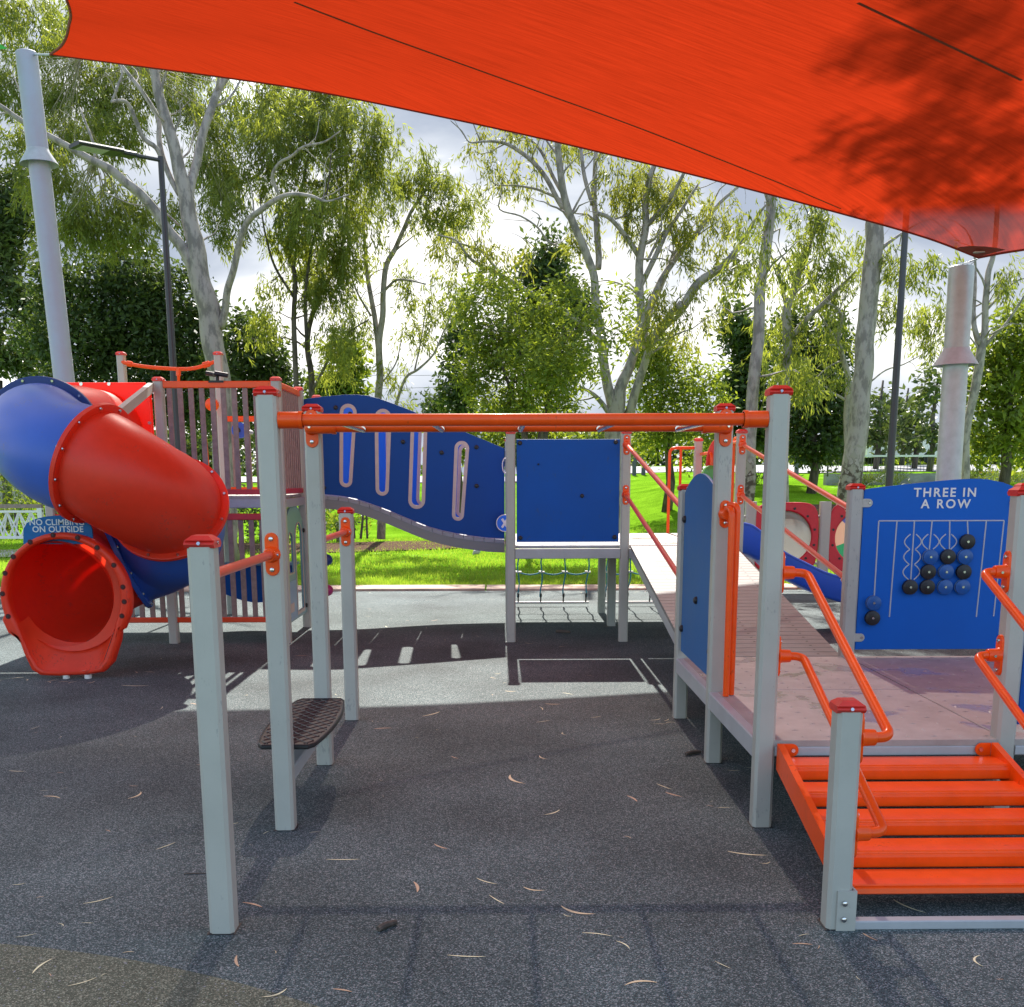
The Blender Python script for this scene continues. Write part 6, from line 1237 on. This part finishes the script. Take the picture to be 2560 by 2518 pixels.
# ------------------------------------------------------------------ fallen leaves and twigs
lm = [mat('straw_leaf', (.85, .80, .50), .6, noise_amt=.2, nscale=30), mat('tan_leaf', (.74, .60, .36), .6, noise_amt=.3, nscale=30), mat('rust_leaf', (.55, .36, .22), .55, noise_amt=.3, nscale=30)]
def leaf_mesh(k, L_, w, curve, m):
    n_ = 9; b = MB(); vs = []
    for i in range(n_):
        t_ = i/(n_-1); a = curve*(t_-.5); x_ = L_*(t_-.5); y_ = curve*L_*(t_-.5)**2*1.2; h_ = .003+.010*math.sin(math.pi*t_+k)*(.5+.5*math.sin(k*2.1)); ww = w*(math.sin(math.pi*min(1, .06+t_*.94))**.7)/2+.0006
        vs += [(x_, y_-ww, max(.0015, h_)), (x_, y_, max(.001, h_-.002)), (x_, y_+ww, max(.0015, h_+.001))]
    fs = []
    for i in range(n_-1):
        for q in (0, 1): fs.append([i*3+q, (i+1)*3+q, (i+1)*3+q+1, i*3+q+1])
    me = bpy.data.meshes.new('fallen_leaf'); me.from_pydata(vs, [], fs); me.materials.append(m); me.polygons.foreach_set('use_smooth', [True]*len(fs)); return me
LM = [leaf_mesh(k, 1, (.055, .075, .10, .11, .045, .085)[k % 6], ((.3, -.4, .6, -.25, .1, .9)[k % 6]*(1 if k < 6 else -.7)), lm[(0, 0, 1, 2, 0, 0)[k % 6]]) for k in range(12)]
def put_leaf(x, y, L_, ang, k, lab, cat='leaf', grp='fallen gum leaves'):
    o = bpy.data.objects.new('fallen_leaf', LM[k % 12]); COL.objects.link(o); o.location = (x, y, .0015); o.rotation_euler = (0, 0, ang); o.scale = (L_, L_, L_*.6 if L_ > .02 else L_); tag(o, lab, cat, grp); return o
big = [((610, 2255), (660, 2268), 3, 'curled straw leaf lying right of the nearest post foot'), ((210, 2262), (286, 2244), 0, 'long straw leaf on the left, level with the nearest post foot'), ((330, 1998), (362, 1980), 2, 'tan leaf standing out on the left, halfway to the slide'), ((815, 2150), (902, 2150), 4, 'straight straw leaf lying right of the tall left post foot'), ((1395, 2272), (1482, 2292), 2, 'tan curled leaf in the middle foreground'), ((1118, 2390), (1216, 2394), 4, 'long thin straw leaf at the bottom centre'), ((1818, 2132), (1918, 2142), 0, 'long straw leaf just left of the orange steps'), ((2228, 2252), (2312, 2286), 0, 'pale curved leaf under the orange steps'), ((1305, 2222), (1360, 2230), 2, 'short tan leaf in the middle foreground behind the curled one'), ((1262, 1940), (1300, 1962), 2, 'tan leaf in the centre of the black floor'), ((172, 2468), (245, 2446), 0, 'straw leaf on the brown floor patch at the lower left'), ((1040, 2205), (1048, 2232), 3, 'small upright yellow leaf in the centre foreground'), ((1545, 2352), (1580, 2372), 1, 'yellow leaf right of centre near the bottom edge'), ((935, 1822), (980, 1820), 3, 'rust-tan leaf right of the short far post foot'), ((1060, 1792), (1105, 1780), 0, 'straw leaf right of the row of posts'), ((300, 1715), (370, 1716), 0, 'straw leaf in shade right of the red slide exit'), ((265, 2075), (278, 2080), 3, 'curled pale leaf on the left foreground floor'), ((1640, 1960), (1680, 1975), 4, 'straw leaf on the right part of the black floor'), ((2470, 2300), (2535, 2292), 4, 'straw leaf beside the foot rail under the steps'), ((20, 1928), (62, 1930), 0, 'straw leaf at the left edge of the floor'), ((1580, 2095), (1560, 2090), 2, 'short tan leaf left of the orange steps')]
for (a, c, k, lb) in big:
    p, q = G(*a), G(*c); m_ = (p+q)/2; put_leaf(m_.x, m_.y, (q-p).length, math.atan2(q.y-p.y, q.x-p.x), k, lb)
rl = random.Random(11)
for k in range(205):
    y_ = 3.0+rl.random()**1.25*11.5; hw = .42*y_+.3; x_ = rl.uniform(-hw*1.15, hw*1.1)
    if x_ > 1.2 and 3.6 < y_ < 12: continue
    put_leaf(x_, y_, rl.choice((.025, .03, .04, .05, .07, .09, .11)), rl.uniform(0, 6.28), rl.randrange(12), 'small dry gum leaf scattered on the dark rubber floor', grp='small fallen gum leaves')
for a, c, r_, lb in (((946, 2330), (990, 2312), .012, 'short dark stick in the foreground right of the nearest post'), ((1714, 1890), (1750, 1884), .012, 'dark curled bark strip left of the deck posts'), ((1390, 1582), (1425, 1584), .016, 'dark bark scrap under the rear deck'), ((460, 2187), (515, 2185), .003, 'thin dark twig left of the nearest post foot')):
    p, q = G(*a), G(*c); m_ = (p+q)/2; m_.z = r_*1.2; p.z = q.z = r_*.9
    o = MB().tube([p, p.lerp(m_, .5)+Vector((0, .002, .001)), m_, q], [r_*.9, r_, r_*1.05, r_*.8], 8).build('twig', B_dark, loc=(p.x, p.y, 0)); tag(o, lb, 'twig', 'twigs')
for k in range(34):   # drifts against the edging and the post feet
    if k < 18: x_, y_ = rl.choice((-2.2, .9, 2.9))+rl.gauss(0, .45), 14.75-abs(rl.gauss(0, .12))
    else:
        bx_, by_ = rl.choice(((gx_(0), gy_(1)), (gx_(0), gy_(3)), (gx_(2), gy_(2)), (gx_(1), gy_(6)), (gx_(2), gy_(0)), (gx_(2), gy_(3)))); x_, y_ = bx_+rl.choice((-1, 1))*rl.uniform(.06, .2), by_-rl.uniform(.05, .22)
    put_leaf(x_, y_, rl.choice((.03, .05, .07, .09)), rl.uniform(0, 6.28), rl.randrange(12), 'small dry gum leaf scattered on the dark rubber floor', grp='small fallen gum leaves')
for k in range(7): # litter at the slide exit
    x_, y_ = -3.55+rl.uniform(-.55, .5), 8.28+rl.uniform(-.12, .1); put_leaf(x_, y_, .09, rl.uniform(0, 6.28), 2, 'tan gum leaf in the litter under the red slide exit', grp='leaf litter under the slide exit')
put_leaf(-3.36, 8.18, .11, 1.4, 2, 'tan leaf caught on the lip of the red slide exit').location = (-3.36, 8.30, .075)
pb = G(1190, 1385+0, .05); o = MB().tube([Vector((pb.x-.07, pb.y, .04)), Vector((pb.x-.03, pb.y, .08)), Vector((pb.x+.05, pb.y, .09)), Vector((pb.x+.09, pb.y, .10))], [.01, .05, .05, .02], 10).build('stone', M_conc, loc=(pb.x, pb.y, 0)); tag(o, 'small grey stone on the lawn under the bridge', 'stone')
print('objects', len(bpy.data.objects), 'polys', sum(len(m.polygons) for m in bpy.data.meshes))
